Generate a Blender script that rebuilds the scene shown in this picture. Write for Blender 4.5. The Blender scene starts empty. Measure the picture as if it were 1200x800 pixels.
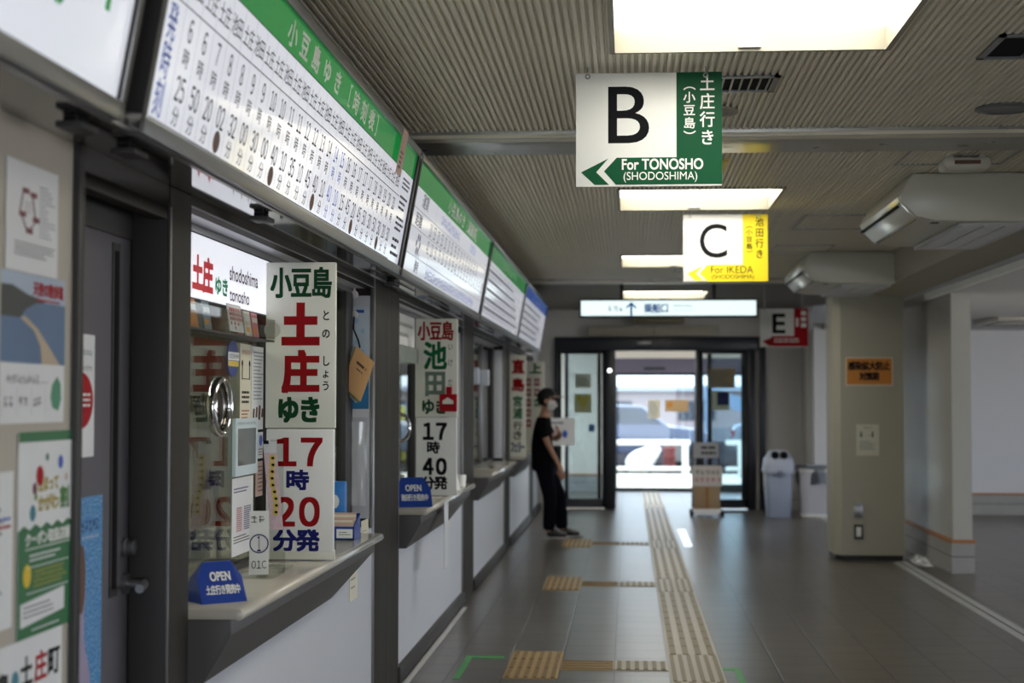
import bpy, bmesh, math, random
from mathutils import Vector as V, Matrix
random.seed(7)
SC = bpy.context.scene
COL = SC.collection

# ---------------------------------------------------------------- camera, world, sun, exposure
cam_d = bpy.data.cameras.new('camera')
cam = bpy.data.objects.new('camera', cam_d)
COL.objects.link(cam)
SC.camera = cam
FPX = 1870.0                                    # focal length in pixels of the 1200 px frame
cam_d.sensor_width = 36.0
cam_d.lens = FPX * 36.0 / 1200.0
yc = V((735 - 600, -(470 - 400), FPX)); zc = V((0.0012 * FPX, FPX, 0.0))
zc.z = -(yc.x * zc.x + yc.y * zc.y) / yc.z
yc.normalize(); zc.normalize()
xc = V((0, 0, 0)); xc = yc.cross(zc)
if xc.x < 0: xc = -xc
# rows of the world->view matrix give the camera axes in world space
right = V((xc.x, yc.x, zc.x)); up = V((xc.y, yc.y, zc.y)); fwd = V((xc.z, yc.z, zc.z))
cam.matrix_world = Matrix(((right.x, up.x, -fwd.x, 0), (right.y, up.y, -fwd.y, 0),
                           (right.z, up.z, -fwd.z, 1.478), (0, 0, 0, 1)))
cam_d.dof.use_dof = True
cam_d.dof.focus_distance = 6.0
cam_d.dof.aperture_fstop = 3.0
cam_d.clip_start = 0.05

SC.view_settings.view_transform = 'Standard'
SC.view_settings.look = 'None'
SC.view_settings.gamma = 1.0
SC.view_settings.exposure = 0.25
SC.cycles.max_bounces = 10
SC.cycles.transparent_max_bounces = 24
SC.cycles.sample_clamp_indirect = 4.0
SC.cycles.use_denoising = True

SKY_STRENGTH = 4.2
CEIL_LIGHT = 7.0
BOARD_GLOW = 0.52
SIGN_GLOW = 0.95
world = bpy.data.worlds.new('sky'); SC.world = world
world.use_nodes = True
wn = world.node_tree.nodes; wl = world.node_tree.links
bg = wn['Background']
sky = wn.new('ShaderNodeTexSky'); sky.sky_type = 'HOSEK_WILKIE'
sky.sun_direction = (0.35, 0.45, 0.82); sky.turbidity = 4.5; sky.ground_albedo = 0.5
mixw = wn.new('ShaderNodeMixRGB'); mixw.inputs[0].default_value = 0.75
mixw.inputs[2].default_value = (0.86, 0.92, 1.0, 1)
wl.new(sky.outputs[0], mixw.inputs[1]); wl.new(mixw.outputs[0], bg.inputs[0])
bg.inputs[1].default_value = SKY_STRENGTH

sun_d = bpy.data.lights.new('sun', 'SUN'); sun_d.energy = 7.0; sun_d.angle = 0.01
sun_d.color = (1.0, 0.96, 0.88)
sun = bpy.data.objects.new('sun', sun_d); COL.objects.link(sun)
sun.rotation_euler = V((-0.35, -0.45, -0.82)).to_track_quat('-Z', 'Y').to_euler()

# ---------------------------------------------------------------- materials
def lin(c):
    c = [x / 255.0 for x in c]
    return tuple(x / 12.92 if x <= 0.04045 else ((x + 0.055) / 1.055) ** 2.4 for x in c) + (1.0,)
MATS = {}
def mat(name, rgb, rough=0.5, metal=0.0, emit=0.0, var=0.06, scale=6.0, spec=0.5, coat=0.0, bump=0.0, rvar=0.0):
    """principled surface with a little procedural unevenness; rgb is sRGB 0-255"""
    if name in MATS: return MATS[name]
    m = bpy.data.materials.new(name); m.use_nodes = True
    nt = m.node_tree; b = nt.nodes['Principled BSDF']
    c = lin(rgb)
    tc = nt.nodes.new('ShaderNodeTexCoord')
    no = nt.nodes.new('ShaderNodeTexNoise'); no.inputs['Scale'].default_value = scale
    no.inputs['Detail'].default_value = 4
    nt.links.new(tc.outputs['Object'], no.inputs['Vector'])
    mx = nt.nodes.new('ShaderNodeMixRGB')
    mx.inputs[1].default_value = tuple(max(0, x * (1 - var)) for x in c[:3]) + (1,)
    mx.inputs[2].default_value = tuple(min(1, x * (1 + var)) for x in c[:3]) + (1,)
    nt.links.new(no.outputs['Fac'], mx.inputs[0])
    nt.links.new(mx.outputs[0], b.inputs['Base Color'])
    b.inputs['Roughness'].default_value = rough
    b.inputs['Metallic'].default_value = metal
    b.inputs['Specular IOR Level'].default_value = spec
    b.inputs['Coat Weight'].default_value = coat
    b.inputs['Coat Roughness'].default_value = 0.04
    if emit:
        nt.links.new(mx.outputs[0], b.inputs['Emission Color'])
        b.inputs['Emission Strength'].default_value = emit
    if bump:
        bp = nt.nodes.new('ShaderNodeBump'); bp.inputs['Strength'].default_value = bump
        bp.inputs['Distance'].default_value = 0.002
        n2 = nt.nodes.new('ShaderNodeTexNoise'); n2.inputs['Scale'].default_value = scale * 25
        nt.links.new(tc.outputs['Object'], n2.inputs['Vector'])
        nt.links.new(n2.outputs['Fac'], bp.inputs['Height']); nt.links.new(bp.outputs[0], b.inputs['Normal'])
    if rvar:
        mr = nt.nodes.new('ShaderNodeMapRange')
        mr.inputs['To Min'].default_value = max(0.02, rough - rvar); mr.inputs['To Max'].default_value = rough + rvar
        nt.links.new(no.outputs['Fac'], mr.inputs['Value']); nt.links.new(mr.outputs[0], b.inputs['Roughness'])
    MATS[name] = m
    return m
def glassmat(name, tint=(235, 242, 240), refl=1.0, dull=0.0):
    """window glass: clear with a fresnel reflection"""
    if name in MATS: return MATS[name]
    m = bpy.data.materials.new(name); m.use_nodes = True
    nt = m.node_tree; nt.nodes.clear()
    out = nt.nodes.new('ShaderNodeOutputMaterial')
    tr = nt.nodes.new('ShaderNodeBsdfTransparent'); tr.inputs[0].default_value = lin(tint)
    gl = nt.nodes.new('ShaderNodeBsdfGlossy'); gl.inputs['Roughness'].default_value = 0.01
    fr = nt.nodes.new('ShaderNodeFresnel'); fr.inputs[0].default_value = 1.5
    ml = nt.nodes.new('ShaderNodeMath'); ml.operation = 'MULTIPLY'; ml.inputs[1].default_value = refl; ml.use_clamp = True
    ms = nt.nodes.new('ShaderNodeMixShader')
    nt.links.new(fr.outputs[0], ml.inputs[0]); nt.links.new(ml.outputs[0], ms.inputs[0])
    nt.links.new(tr.outputs[0], ms.inputs[1]); nt.links.new(gl.outputs[0], ms.inputs[2])
    nt.links.new(ms.outputs[0], out.inputs[0])
    MATS[name] = m
    return m

DARK = mat('dark_bronze_metal', (54, 51, 47), 0.6, 0.0, var=.05, spec=.14, rvar=.06)
DARKF = mat('dark_frame_metal', (58, 56, 56), 0.5, 0.0, spec=.3)
NAVYF = mat('navy_black_door_frame', (24, 27, 36), 0.35)
STEEL = mat('brushed_steel', (150, 150, 152), 0.32, 0.9)
CHROME = mat('chrome', (215, 215, 218), 0.06, 1.0, var=.01)
WHITE = mat('white_board', (233, 233, 230), 0.4)
PAPER = mat('white_paper', (226, 227, 230), 0.6)
PAPER2 = mat('cream_paper', (228, 222, 200), 0.6)
INK = mat('black_ink', (22, 22, 26), 0.7, spec=.08)
NAVY = mat('navy_ink', (20, 26, 98), 0.5, spec=.15)
RED = mat('red_ink', (168, 14, 22), 0.5, spec=.15)
GREEN = mat('green_ink', (6, 62, 30), 0.5, spec=.15)
GREEN2 = mat('mid_green_ink', (12, 96, 54), 0.5, spec=.15)
PANEL = mat('counter_front_panel', (206, 208, 216), 0.35, var=.03, scale=2)
def speckmat(name, rgb, dots):
    m = mat(name, rgb, .45); nt = m.node_tree; b = nt.nodes['Principled BSDF']
    vo = nt.nodes.new('ShaderNodeTexNoise'); vo.inputs['Scale'].default_value = 170; vo.inputs['Detail'].default_value = 3
    tc = nt.nodes.new('ShaderNodeTexCoord'); nt.links.new(tc.outputs['Object'], vo.inputs['Vector'])
    cr = nt.nodes.new('ShaderNodeValToRGB'); cr.color_ramp.elements[0].position = .48; cr.color_ramp.elements[1].position = .72
    cr.color_ramp.elements[0].color = lin(rgb); cr.color_ramp.elements[1].color = lin(dots)
    nt.links.new(vo.outputs['Fac'], cr.inputs[0]); nt.links.new(cr.outputs[0], b.inputs['Base Color'])
    return m
GLASS = glassmat('counter_glass', (232, 236, 230), .75)
def papermat(name, rgb):
    """thin paper that lets some light through"""
    m = mat(name, rgb, .7); nt = m.node_tree; b = nt.nodes['Principled BSDF']
    tl = nt.nodes.new('ShaderNodeBsdfTranslucent'); tl.inputs[0].default_value = lin(rgb)
    ms = nt.nodes.new('ShaderNodeMixShader'); ms.inputs[0].default_value = .45
    nt.links.new(b.outputs[0], ms.inputs[1]); nt.links.new(tl.outputs[0], ms.inputs[2]); nt.links.new(ms.outputs[0], nt.nodes['Material Output'].inputs[0])
    return m
DOORGLASS = glassmat('door_glass', (236, 243, 246), 1.0)

# ---------------------------------------------------------------- mesh building
GL = {}
def glyphs(s):
    """outline of a string as flat triangles (cached)"""
    if s in GL: return GL[s]
    cu = bpy.data.curves.new('tmp', 'FONT'); cu.body = s; cu.resolution_u = 5
    o = bpy.data.objects.new('tmp', cu); COL.objects.link(o)
    dg = bpy.context.evaluated_depsgraph_get(); dg.update()
    me = bpy.data.meshes.new_from_object(o.evaluated_get(dg))
    vs = [(v.co.x, v.co.y) for v in me.vertices]; fs = [tuple(p.vertices) for p in me.polygons]
    bpy.data.objects.remove(o); bpy.data.curves.remove(cu); bpy.data.meshes.remove(me)
    if not vs: vs = [(0, 0)]
    xs = [v[0] for v in vs]; ys = [v[1] for v in vs]
    GL[s] = (vs, fs, (min(xs), min(ys), max(xs), max(ys)))
    return GL[s]
_b = glyphs('国')[2]
EMS = (_b[2] - _b[0]) / 0.90; EMX = _b[0] - 0.05 * EMS; EMY = (_b[1] + _b[3]) / 2 - EMS / 2
def fw(s): return ''.join(chr(ord(c) + 0xFEE0) if '!' <= c <= '~' else c for c in s)

class Frame:
    def __init__(s, o, u, v): s.o = V(o); s.u = V(u).normalized(); s.v = V(v).normalized(); s.n = s.u.cross(s.v)
    def __call__(s, x, y, d=0.0): return s.o + s.u * x + s.v * y + s.n * d
def facing_cam(x, y, z): return Frame((x, y, z), (1, 0, 0), (0, 0, 1))
def on_wall(x, y, z): return Frame((x, y, z), (0, 1, 0), (0, 0, 1))

ORG = {}
class MB:
    def __init__(s): s.v = []; s.f = []; s.k = []; s.mats = []
    def mi(s, m):
        if m not in s.mats: s.mats.append(m)
        return s.mats.index(m)
    def add(s, vs, fs, m):
        b = len(s.v); i = s.mi(m)
        s.v += [V(v) for v in vs]; s.f += [tuple(b + j for j in f) for f in fs]; s.k += [i] * len(fs)
        return s
    def box(s, x0, x1, y0, y1, z0, z1, m):
        x0, x1 = sorted((x0, x1)); y0, y1 = sorted((y0, y1)); z0, z1 = sorted((z0, z1))
        vs = [(x, y, z) for z in (z0, z1) for y in (y0, y1) for x in (x0, x1)]
        return s.add(vs, [(0, 2, 3, 1), (4, 5, 7, 6), (0, 1, 5, 4), (2, 6, 7, 3), (0, 4, 6, 2), (1, 3, 7, 5)], m)
    def fbox(s, F, x0, x1, y0, y1, d0, d1, m):
        vs = [F(x, y, d) for d in (d0, d1) for y in (y0, y1) for x in (x0, x1)]
        return s.add(vs, [(0, 2, 3, 1), (4, 5, 7, 6), (0, 1, 5, 4), (2, 6, 7, 3), (0, 4, 6, 2), (1, 3, 7, 5)], m)
    def quad(s, F, x0, x1, y0, y1, d, m):
        return s.add([F(x0, y0, d), F(x1, y0, d), F(x1, y1, d), F(x0, y1, d)], [(0, 1, 2, 3)], m)
    def poly(s, F, pts, d, m): return s.add([F(x, y, d) for x, y in pts], [tuple(range(len(pts)))], m)
    def prism(s, pts, ext, m):
        n = len(pts); ext = V(ext); a = [V(p) for p in pts]
        fs = [tuple(range(n))[::-1], tuple(range(n, 2 * n))] + [(i, (i + 1) % n, n + (i + 1) % n, n + i) for i in range(n)]
        return s.add(a + [p + ext for p in a], fs, m)
    def disc(s, F, cx, cy, rx, ry, d, m, n=20):
        return s.poly(F, [(cx + rx * math.cos(2 * math.pi * i / n), cy + ry * math.sin(2 * math.pi * i / n)) for i in range(n)], d, m)
    def tube(s, path, r, m, n=8, caps=True):
        P = [V(p) for p in path]; rs = r if isinstance(r, (list, tuple)) else [r] * len(P)
        vs = []; prev = None
        for i, p in enumerate(P):
            t = (P[min(i + 1, len(P) - 1)] - P[max(i - 1, 0)]).normalized()
            a = prev if prev is not None else (V((0, 0, 1)) if abs(t.z) < .9 else V((1, 0, 0)))
            a = (a - t * a.dot(t)).normalized(); prev = a; b = t.cross(a)
            for j in range(n):
                q = 2 * math.pi * j / n
                vs.append(p + (a * math.cos(q) + b * math.sin(q)) * rs[i])
        fs = [(i * n + j, i * n + (j + 1) % n, (i + 1) * n + (j + 1) % n, (i + 1) * n + j) for i in range(len(P) - 1) for j in range(n)]
        if caps: fs += [tuple(range(n))[::-1], tuple(range((len(P) - 1) * n, len(P) * n))]
        return s.add(vs, fs, m)
    def ring(s, c, axis, R, r, m, n=32, k=10, sx=1.0):
        c = V(c); ax = V(axis).normalized(); a = ax.orthogonal().normalized(); b = ax.cross(a); vs = []
        for i in range(n):
            q = 2 * math.pi * i / n; e = a * math.cos(q) + b * math.sin(q)
            for j in range(k):
                w = 2 * math.pi * j / k
                vs.append(c + e * (R + r * math.cos(w)) + ax * r * math.sin(w) * sx)
        return s.add(vs, [(i * k + j, ((i + 1) % n) * k + j, ((i + 1) % n) * k + (j + 1) % k, i * k + (j + 1) % k) for i in range(n) for j in range(k)], m)
    def lathe(s, c, axis, prof, m, n=24):
        """prof: list of (radius, distance along axis)"""
        c = V(c); ax = V(axis).normalized(); a = ax.orthogonal().normalized(); b = ax.cross(a); vs = []
        for r, h in prof:
            for i in range(n):
                q = 2 * math.pi * i / n
                vs.append(c + ax * h + (a * math.cos(q) + b * math.sin(q)) * max(r, 1e-5))
        N = len(prof)
        fs = [(i * n + j, i * n + (j + 1) % n, (i + 1) * n + (j + 1) % n, (i + 1) * n + j) for i in range(N - 1) for j in range(n)]
        fs += [tuple(range(n))[::-1], tuple(range((N - 1) * n, N * n))]
        return s.add(vs, fs, m)
    def _g(s, F, pts, fs, d, m, bold):
        offs = [(0, 0)] if not bold else [(bold * a, bold * b) for a, b in ((1, 0), (-1, 0), (0, 1), (0, -1), (1, 1), (-1, 1), (1, -1), (-1, -1))]
        for i, (ox, oy) in enumerate(offs):
            s.add([F(x + ox, y + oy, d + i * 2e-6) for x, y in pts], fs, m)
    def fit(s, F, t, x0, y0, x1, y1, m, d=.0008, bold=0.0):
        """string stretched to fill the box exactly"""
        vs, fs, b = glyphs(t)
        w = max(b[2] - b[0], 1e-6); h = max(b[3] - b[1], 1e-6)
        x0 += bold; x1 -= bold; y0 += bold; y1 -= bold
        s._g(F, [(x0 + (x - b[0]) / w * (x1 - x0), y0 + (y - b[1]) / h * (y1 - y0)) for x, y in vs], fs, d, m, bold)
        return s
    def em(s, F, t, x0, y0, x1, y1, m, d=.0008, bold=0.0, vert=False, seg=False, fill=.97):
        """characters in equal cells across (or down) the box"""
        n = len(t)
        for i, ch in enumerate(t):
            if ch == ' ': continue
            if vert: a0, a1 = x0, x1; h = (y1 - y0) / n; b1 = y1 - i * h; b0 = b1 - h
            else: w = (x1 - x0) / n; a0 = x0 + i * w; a1 = a0 + w; b0, b1 = y0, y1
            if seg:
                s.fit(F, fw(ch), a0 + (a1 - a0) * .08, b0, a1 - (a1 - a0) * .08, b1, m, d, bold); continue
            vs, fs, b = glyphs(ch)
            if vert and ch in '（）()':
                q = [((y - EMY) / EMS, 1 - (x - EMX) / EMS) for x, y in vs]
            else: q = [((x - EMX) / EMS, (y - EMY) / EMS) for x, y in vs]
            q = [(.5 + (x - .5) * fill, .5 + (y - .5) * fill) for x, y in q]
            s._g(F, [(a0 + x * (a1 - a0), b0 + y * (b1 - b0)) for x, y in q], fs, d, m, bold)
        return s
    def lines(s, F, x0, y0, x1, y1, n, m, fill=.45, d=.0008, ragged=.35, words=True):
        """rows of tiny print too small to read"""
        h = (y1 - y0) / n
        for i in range(n):
            yy = y1 - (i + .5) * h; e = x1 - random.random() * ragged * (x1 - x0); x = x0
            if fill > .55:                                      # blurred characters: a few strokes each
                while x < e - h * .4:
                    w = h * .78
                    for q in random.sample(range(5), 3): s.quad(F, x + w * .08, x + w * random.uniform(.7, .95), yy + h * fill * (q / 5 - .48), yy + h * fill * (q / 5 - .38), d, m)
                    q = random.choice((.2, .45, .5, .75)); s.quad(F, x + w * q, x + w * (q + .12), yy - h * fill / 2, yy + h * fill / 2, d + 1e-5, m)
                    x += h * .92
                continue
            while x < e - 1e-6:
                w = min(e - x, (random.uniform(.6, 2.5) * h) if words else e - x)
                s.quad(F, x, x + w * .85, yy - h * fill / 2, yy + h * fill / 2, d, m); x += w
        return s
    def build(s, name, parent=None, smooth=False, bevel=0.0, org=None, seg=2):
        me = bpy.data.meshes.new(name)
        if org is None:
            if parent is not None: org = ORG[parent.name]
            else:
                org = V((sum(v.x for v in s.v) / len(s.v), sum(v.y for v in s.v) / len(s.v), min(v.z for v in s.v)))
        org = V(org)
        me.from_pydata([tuple(v - org) for v in s.v], [], s.f)
        for m in s.mats: me.materials.append(m)
        for p, k in zip(me.polygons, s.k): p.material_index = k; p.use_smooth = smooth
        if bevel:
            bm = bmesh.new(); bm.from_mesh(me)
            bmesh.ops.remove_doubles(bm, verts=bm.verts, dist=1e-5)
            es = [e for e in bm.edges if len(e.link_faces) == 2 and e.calc_face_angle(0) > 0.5]
            bmesh.ops.bevel(bm, geom=es, offset=bevel, segments=seg, profile=.5, affect='EDGES', clamp_overlap=True)
            bm.to_mesh(me); bm.free()
        if smooth or bevel:
            for p in me.polygons: p.use_smooth = True
            me.set_sharp_from_angle(angle=math.radians(40))
        me.update()
        o = bpy.data.objects.new(name, me); COL.objects.link(o)
        if parent is not None: o.parent = parent
        else: o.location = org
        ORG[o.name] = org
        return o
def thing(name, label, cat, loc, group=None):
    o = bpy.data.objects.new(name, None); COL.objects.link(o); o.location = loc; o.empty_display_size = .1
    ORG[o.name] = V(loc); o['label'] = label; o['category'] = cat
    if group: o['group'] = group
    return o
def tag(o, label, cat, group=None, kind=None):
    o['label'] = label; o['category'] = cat
    if group: o['group'] = group
    if kind: o['kind'] = kind
    return o
def struct(o): o['kind'] = 'structure'; return o
def sroot(name, loc):
    o = bpy.data.objects.new(name, None); COL.objects.link(o); o.location = loc; ORG[o.name] = V(loc); o['kind'] = 'structure'; return o
def dup(o, off, label=None):
    c = o.copy(); COL.objects.link(c); c.location = V(o.location) + V(off); ORG[c.name] = ORG[o.name] + V(off)
    if label: c['label'] = label
    for ch in list(o.children):
        d = ch.copy(); COL.objects.link(d); d.parent = c; ORG[d.name] = ORG[c.name]
        for g in list(ch.children):
            e = g.copy(); COL.objects.link(e); e.parent = d; ORG[e.name] = ORG[c.name]
    return c
# ================================================================ THE SETTING
ZC = 2.74                        # ceiling
WX = -1.21                       # counter front plane
SOF = 2.045                      # underside of the board housing
POSTS = [(4.12, 4.322), (7.55, 8.35), (11.68, 12.45), (15.65, 16.3), (19.7, 20.4)]
COUNTERS = [(4.326, 7.55), (8.35, 11.68), (12.45, 15.65), (16.3, 19.7)]

# ---- floor tiles
def floor_mat():
    m = bpy.data.materials.new('grey_brown_floor_tile'); m.use_nodes = True
    nt = m.node_tree; b = nt.nodes['Principled BSDF']; L = nt.links.new
    tc = nt.nodes.new('ShaderNodeTexCoord'); sp = nt.nodes.new('ShaderNodeSeparateXYZ'); cb = nt.nodes.new('ShaderNodeCombineXYZ')
    ad = nt.nodes.new('ShaderNodeMath'); ad.operation = 'ADD'; ad.inputs[1].default_value = 0.0735 + 30 * .2985
    ay = nt.nodes.new('ShaderNodeMath'); ay.operation = 'ADD'; ay.inputs[1].default_value = 30 * .2985 + .13
    L(tc.outputs['Object'], sp.inputs[0]); L(sp.outputs[1], ay.inputs[0]); L(ay.outputs[0], cb.inputs[0]); L(sp.outputs[0], ad.inputs[0]); L(ad.outputs[0], cb.inputs[1])
    br = nt.nodes.new('ShaderNodeTexBrick'); br.inputs['Scale'].default_value = 1.0
    br.inputs['Brick Width'].default_value = .2985; br.inputs['Row Height'].default_value = .2985
    br.inputs['Mortar Size'].default_value = .006; br.inputs['Mortar Smooth'].default_value = .3; br.offset = .5
    br.inputs['Color1'].default_value = lin((92, 87, 80)); br.inputs['Color2'].default_value = lin((103, 97, 89))
    br.inputs['Mortar'].default_value = lin((34, 32, 30)); br.inputs['Bias'].default_value = 0
    L(cb.outputs[0], br.inputs['Vector'])
    no = nt.nodes.new('ShaderNodeTexNoise'); no.inputs['Scale'].default_value = 9; no.inputs['Detail'].default_value = 6
    L(tc.outputs['Object'], no.inputs['Vector'])
    mx = nt.nodes.new('ShaderNodeMixRGB'); mx.blend_type = 'MULTIPLY'; mx.inputs[0].default_value = .25
    L(br.outputs['Color'], mx.inputs[1]); L(no.outputs['Fac'], mx.inputs[2]); L(mx.outputs[0], b.inputs['Base Color'])
    mr = nt.nodes.new('ShaderNodeMapRange'); mr.inputs['To Min'].default_value = .27; mr.inputs['To Max'].default_value = .31
    L(no.outputs['Fac'], mr.inputs['Value']); L(mr.outputs[0], b.inputs['Roughness'])
    b.inputs['Specular IOR Level'].default_value = .7
    n2 = nt.nodes.new('ShaderNodeTexNoise'); n2.inputs['Scale'].default_value = 60; L(tc.outputs['Object'], n2.inputs['Vector'])
    su = nt.nodes.new('ShaderNodeMath'); su.operation = 'MULTIPLY_ADD'; su.inputs[1].default_value = -4.0
    L(br.outputs['Fac'], su.inputs[0]); L(n2.outputs['Fac'], su.inputs[2])
    bp = nt.nodes.new('ShaderNodeBump'); bp.inputs['Strength'].default_value = .3; bp.inputs['Distance'].default_value = .0012
    L(su.outputs[0], bp.inputs['Height']); L(bp.outputs[0], b.inputs['Normal'])
    return m
FLOOR = floor_mat()
mb = MB(); mb.box(-4.2, 8.2, -3, 26.9, -.2, 0, FLOOR); struct(mb.build('floor', org=(0, 0, 0)))
CONC = mat('sunlit_concrete', (196, 190, 178), .85, var=.1, scale=.6)
mb = MB(); mb.box(-40, 45, 26.9, 33.2, -.25, -.02, CONC); mb.box(8.21, 45, -10, 26.9, -.25, -.03, CONC); mb.box(-40, 45, 33.2, 90, -.25, -.02, mat('dark_asphalt', (46, 44, 50), .9, var=.3, scale=2, spec=0)); struct(mb.build('ground', org=(0, 27, 0)))

# ---- ribbed ceiling with four light wells
RIB = mat('ribbed_ceiling_metal', (228, 221, 203), .5, var=.05, scale=9)
RIBD = mat('ceiling_slab_grey', (120, 116, 110), .7)
WELLX = (-.05, .93)
WELLS = [(.12, 1.14), (4.72, 5.74), (9.5, 10.5), (13.85, 14.95), (18.35, 19.7)]  # first well is added out of view to light the near end
def ribs(mb, x0, x1, y0, y1, pitch=.0276, h=.013):
    n = max(1, round((x1 - x0) / pitch)); p = (x1 - x0) / n; prof = []
    for i in range(n):
        a = x0 + i * p
        prof += [(a, ZC + h), (a + .30 * p, ZC + h), (a + .42 * p, ZC), (a + .88 * p, ZC)]
    prof.append((x1, ZC + h))
    vs = [(x, y, z) for y in (y0, y1) for x, z in prof]; k = len(prof)
    mb.add(vs, [(i, k + i, k + i + 1, i + 1) for i in range(k - 1)], RIB)
mb = MB()
YE = 17.0
ribs(mb, -1.3, WELLX[0], -3, YE); ribs(mb, WELLX[1], 2.26, -3, YE)
ys = [-3] + [y for w in WELLS[:4] for y in w] + [YE]
for i in range(0, len(ys), 2): ribs(mb, WELLX[0], WELLX[1], ys[i], ys[i + 1])
mb.box(-1.3, WELLX[0], YE, 22, ZC, ZC + .02, RIBD); mb.box(WELLX[1], 2.6, YE, 22, ZC, ZC + .02, RIBD)
mb.box(WELLX[0], WELLX[1], YE, WELLS[4][0], ZC, ZC + .02, RIBD); mb.box(WELLX[0], WELLX[1], WELLS[4][1], 22, ZC, ZC + .02, RIBD)
mb.box(-4.2, 8.2, -3, 22.1, 3.0, 3.2, RIBD)
struct(mb.build('ceiling', org=(0, 0, ZC)))
LOBC = mat('lobby_ceiling_white', (196, 196, 198), .8)
mb = MB(); mb.box(2.575, 8.2, -3, 21.4, 2.42, 2.52, LOBC); mb.box(2.60, 2.64, -3, 14.2, 2.37, 2.42, WHITE)
struct(mb.build('ceiling_lobby', org=(5, 9, 2.4)))
# cross beams (flat metal bands)
BEAM = mat('grey_metal_band', (176, 174, 168), .3, .5, var=.04, rvar=.08)
for i, (a, b) in enumerate(((7.42, 8.02), (16.55, 17.0))):
    mb = MB(); mb.box(-1.3, 2.24, a, b, 2.722, 2.78, BEAM); mb.box(-1.3, 2.24, a, a + .1, 2.705, 2.73, RIB)
    struct(mb.build('trim_%d' % (i + 1), bevel=.004))
# soffit beam on the right and lobby
SOFM = mat('beige_painted_plaster', (172, 168, 152), .6, var=.03)
mb = MB(); mb.prism([(2.24, -3, 2.485), (2.57, -3, 2.445), (2.57, -3, 3.0), (2.24, -3, 3.0)], (0, 18.65, 0), SOFM)
struct(mb.build('trim_3'))
# pillar with chamfered corner
mb = MB()
pts = [(1.93, 15.2), (1.99, 15.1), (2.57, 15.1), (2.57, 15.68), (1.93, 15.68)]
mb.prism([(x, y, .05) for x, y in pts], (0, 0, 2.43), SOFM)
mb.prism([(2.25 + (x - 2.25) * .95, 15.4 + (y - 15.4) * .93, 0) for x, y in pts], (0, 0, .06), DARKF)
struct(mb.build('pillar_1'))
# threshold strip between corridor and lobby
mb = MB(); THR = mat('pale_threshold_metal', (186, 186, 184), .35, .2); mb.box(2.43, 2.56, -3, 14.95, 0, .006, THR); mb.box(2.43, 2.56, 15.72, 21.2, 0, .006, THR); mb.box(2.49, 2.5, -3, 14.95, .006, .008, DARKF)
struct(mb.build('trim_4'))

mb = MB(); mb.box(-1.22, -.6, -3.15, -3, 0, 3.0, SOFM); mb.box(2.2, 8.2, -3.15, -3, 0, 3.0, SOFM); mb.box(-.6, 2.2, -3.15, -3, 2.2, 3.0, SOFM)
struct(mb.build('wall_daylight_block'))  # unseen wall behind the camera, added to cut the daylight coming in
# ---- left: poster wall, door, posts, housing
PWALL = mat('cream_wall_panel', (182, 174, 162), .55, var=.04)
mb = MB(); mb.box(-1.42, -1.22, -3, 3.445, 0, SOF, PWALL); mb.box(-1.235, -1.215, 3.0, 3.018, .3, SOF, PWALL)
struct(mb.build('wall_left'))
mb = MB(); mb.box(-1.42, -1.205, 3.43, 3.465, 0, SOF, DARKF); mb.box(-1.42, -1.205, 3.465, 4.12, 1.99, SOF, DARKF)
mb.box(-1.3, -1.2, 4.108, 4.122, 0, 1.99, DARKF); mb.box(-1.204, -1.197, 4.106, 4.124, 0, 1.99, STEEL)
mb.box(-1.25, -1.205, 3.465, 4.12, 1.955, 1.99, DARK)
struct(mb.build('door_frame_left', bevel=.003))
DOORM = mat('grey_purple_door', (96, 93, 100), .5, var=.03, spec=.3)
d1 = sroot('door_1', (-1.32, 3.8, 0))
mb = MB(); mb.box(-1.35, -1.305, 3.47, 4.118, .01, 1.90, DOORM); mb.build('door_leaf', d1, bevel=.003)
mb = MB(); mb.box(-1.36, -1.30, 3.45, 4.118, 1.90, 1.99, DARKF); mb.build('transom_panel', d1)
mb = MB(); mb.box(-1.304, -1.300, 3.975, 4.005, 1.0, 1.86, INK); mb.box(-1.305, -1.302, 3.96, 4.02, .98, 1.88, DARKF); mb.build('slit_window', d1)
mb = MB(); mb.lathe((-1.305, 4.075, 1.098), (1, 0, 0), [(.026, 0), (.026, .01), (.02, .012), (.02, .03), (.012, .032)], STEEL); mb.build('lock_cylinder', d1, True)
mb = MB(); mb.lathe((-1.305, 4.08, 1.004), (1, 0, 0), [(.027, 0), (.027, .012), (.013, .014), (.013, .06)], STEEL)
mb.tube([(-1.252, 4.085, 1.004), (-1.245, 4.06, 1.004), (-1.238, 4.0, 1.0)], .012, STEEL); mb.build('lever_handle', d1, True)

for i, (a, b) in enumerate(POSTS):
    mb = MB(); mb.box(-1.44, -1.2, a, b, 0, SOF, DARK)
    if i: mb.box(-1.2, -1.199, a + (b - a) * .52, a + (b - a) * .55, 0, SOF, DARKF)
    if i: mb.box(-1.325, -1.222, a - .014, a - .001, .92, 1.98, PANEL); mb.box(-1.222, -1.2, a - .016, a, .0, SOF, STEEL)
    if i: mb.box(-1.225, -1.199, b, b + .012, 0, 1.99, STEEL)
    struct(mb.build('trim_%d' % (i + 6), bevel=.004))
GLOSSD = mat('glossy_dark_soffit', (70, 68, 66), .07, .25, var=.03, spec=.9, coat=.6)
mb = MB()
mb.box(-1.6, -1.035, -3, 18.62, SOF, SOF + .02, GLOSSD); mb.box(-1.6, -1.10, -3, 18.62, SOF + .02, ZC + .02, DARKF)
struct(mb.build('trim_11', org=(-1.3, 8, SOF)))
mb = MB()
for a, b in COUNTERS:
    mb.box(-1.25, -1.205, a, b, 2.016, 2.045, DARK); mb.box(-1.207, -1.203, a, b, 2.016, 2.02, STEEL)
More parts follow.
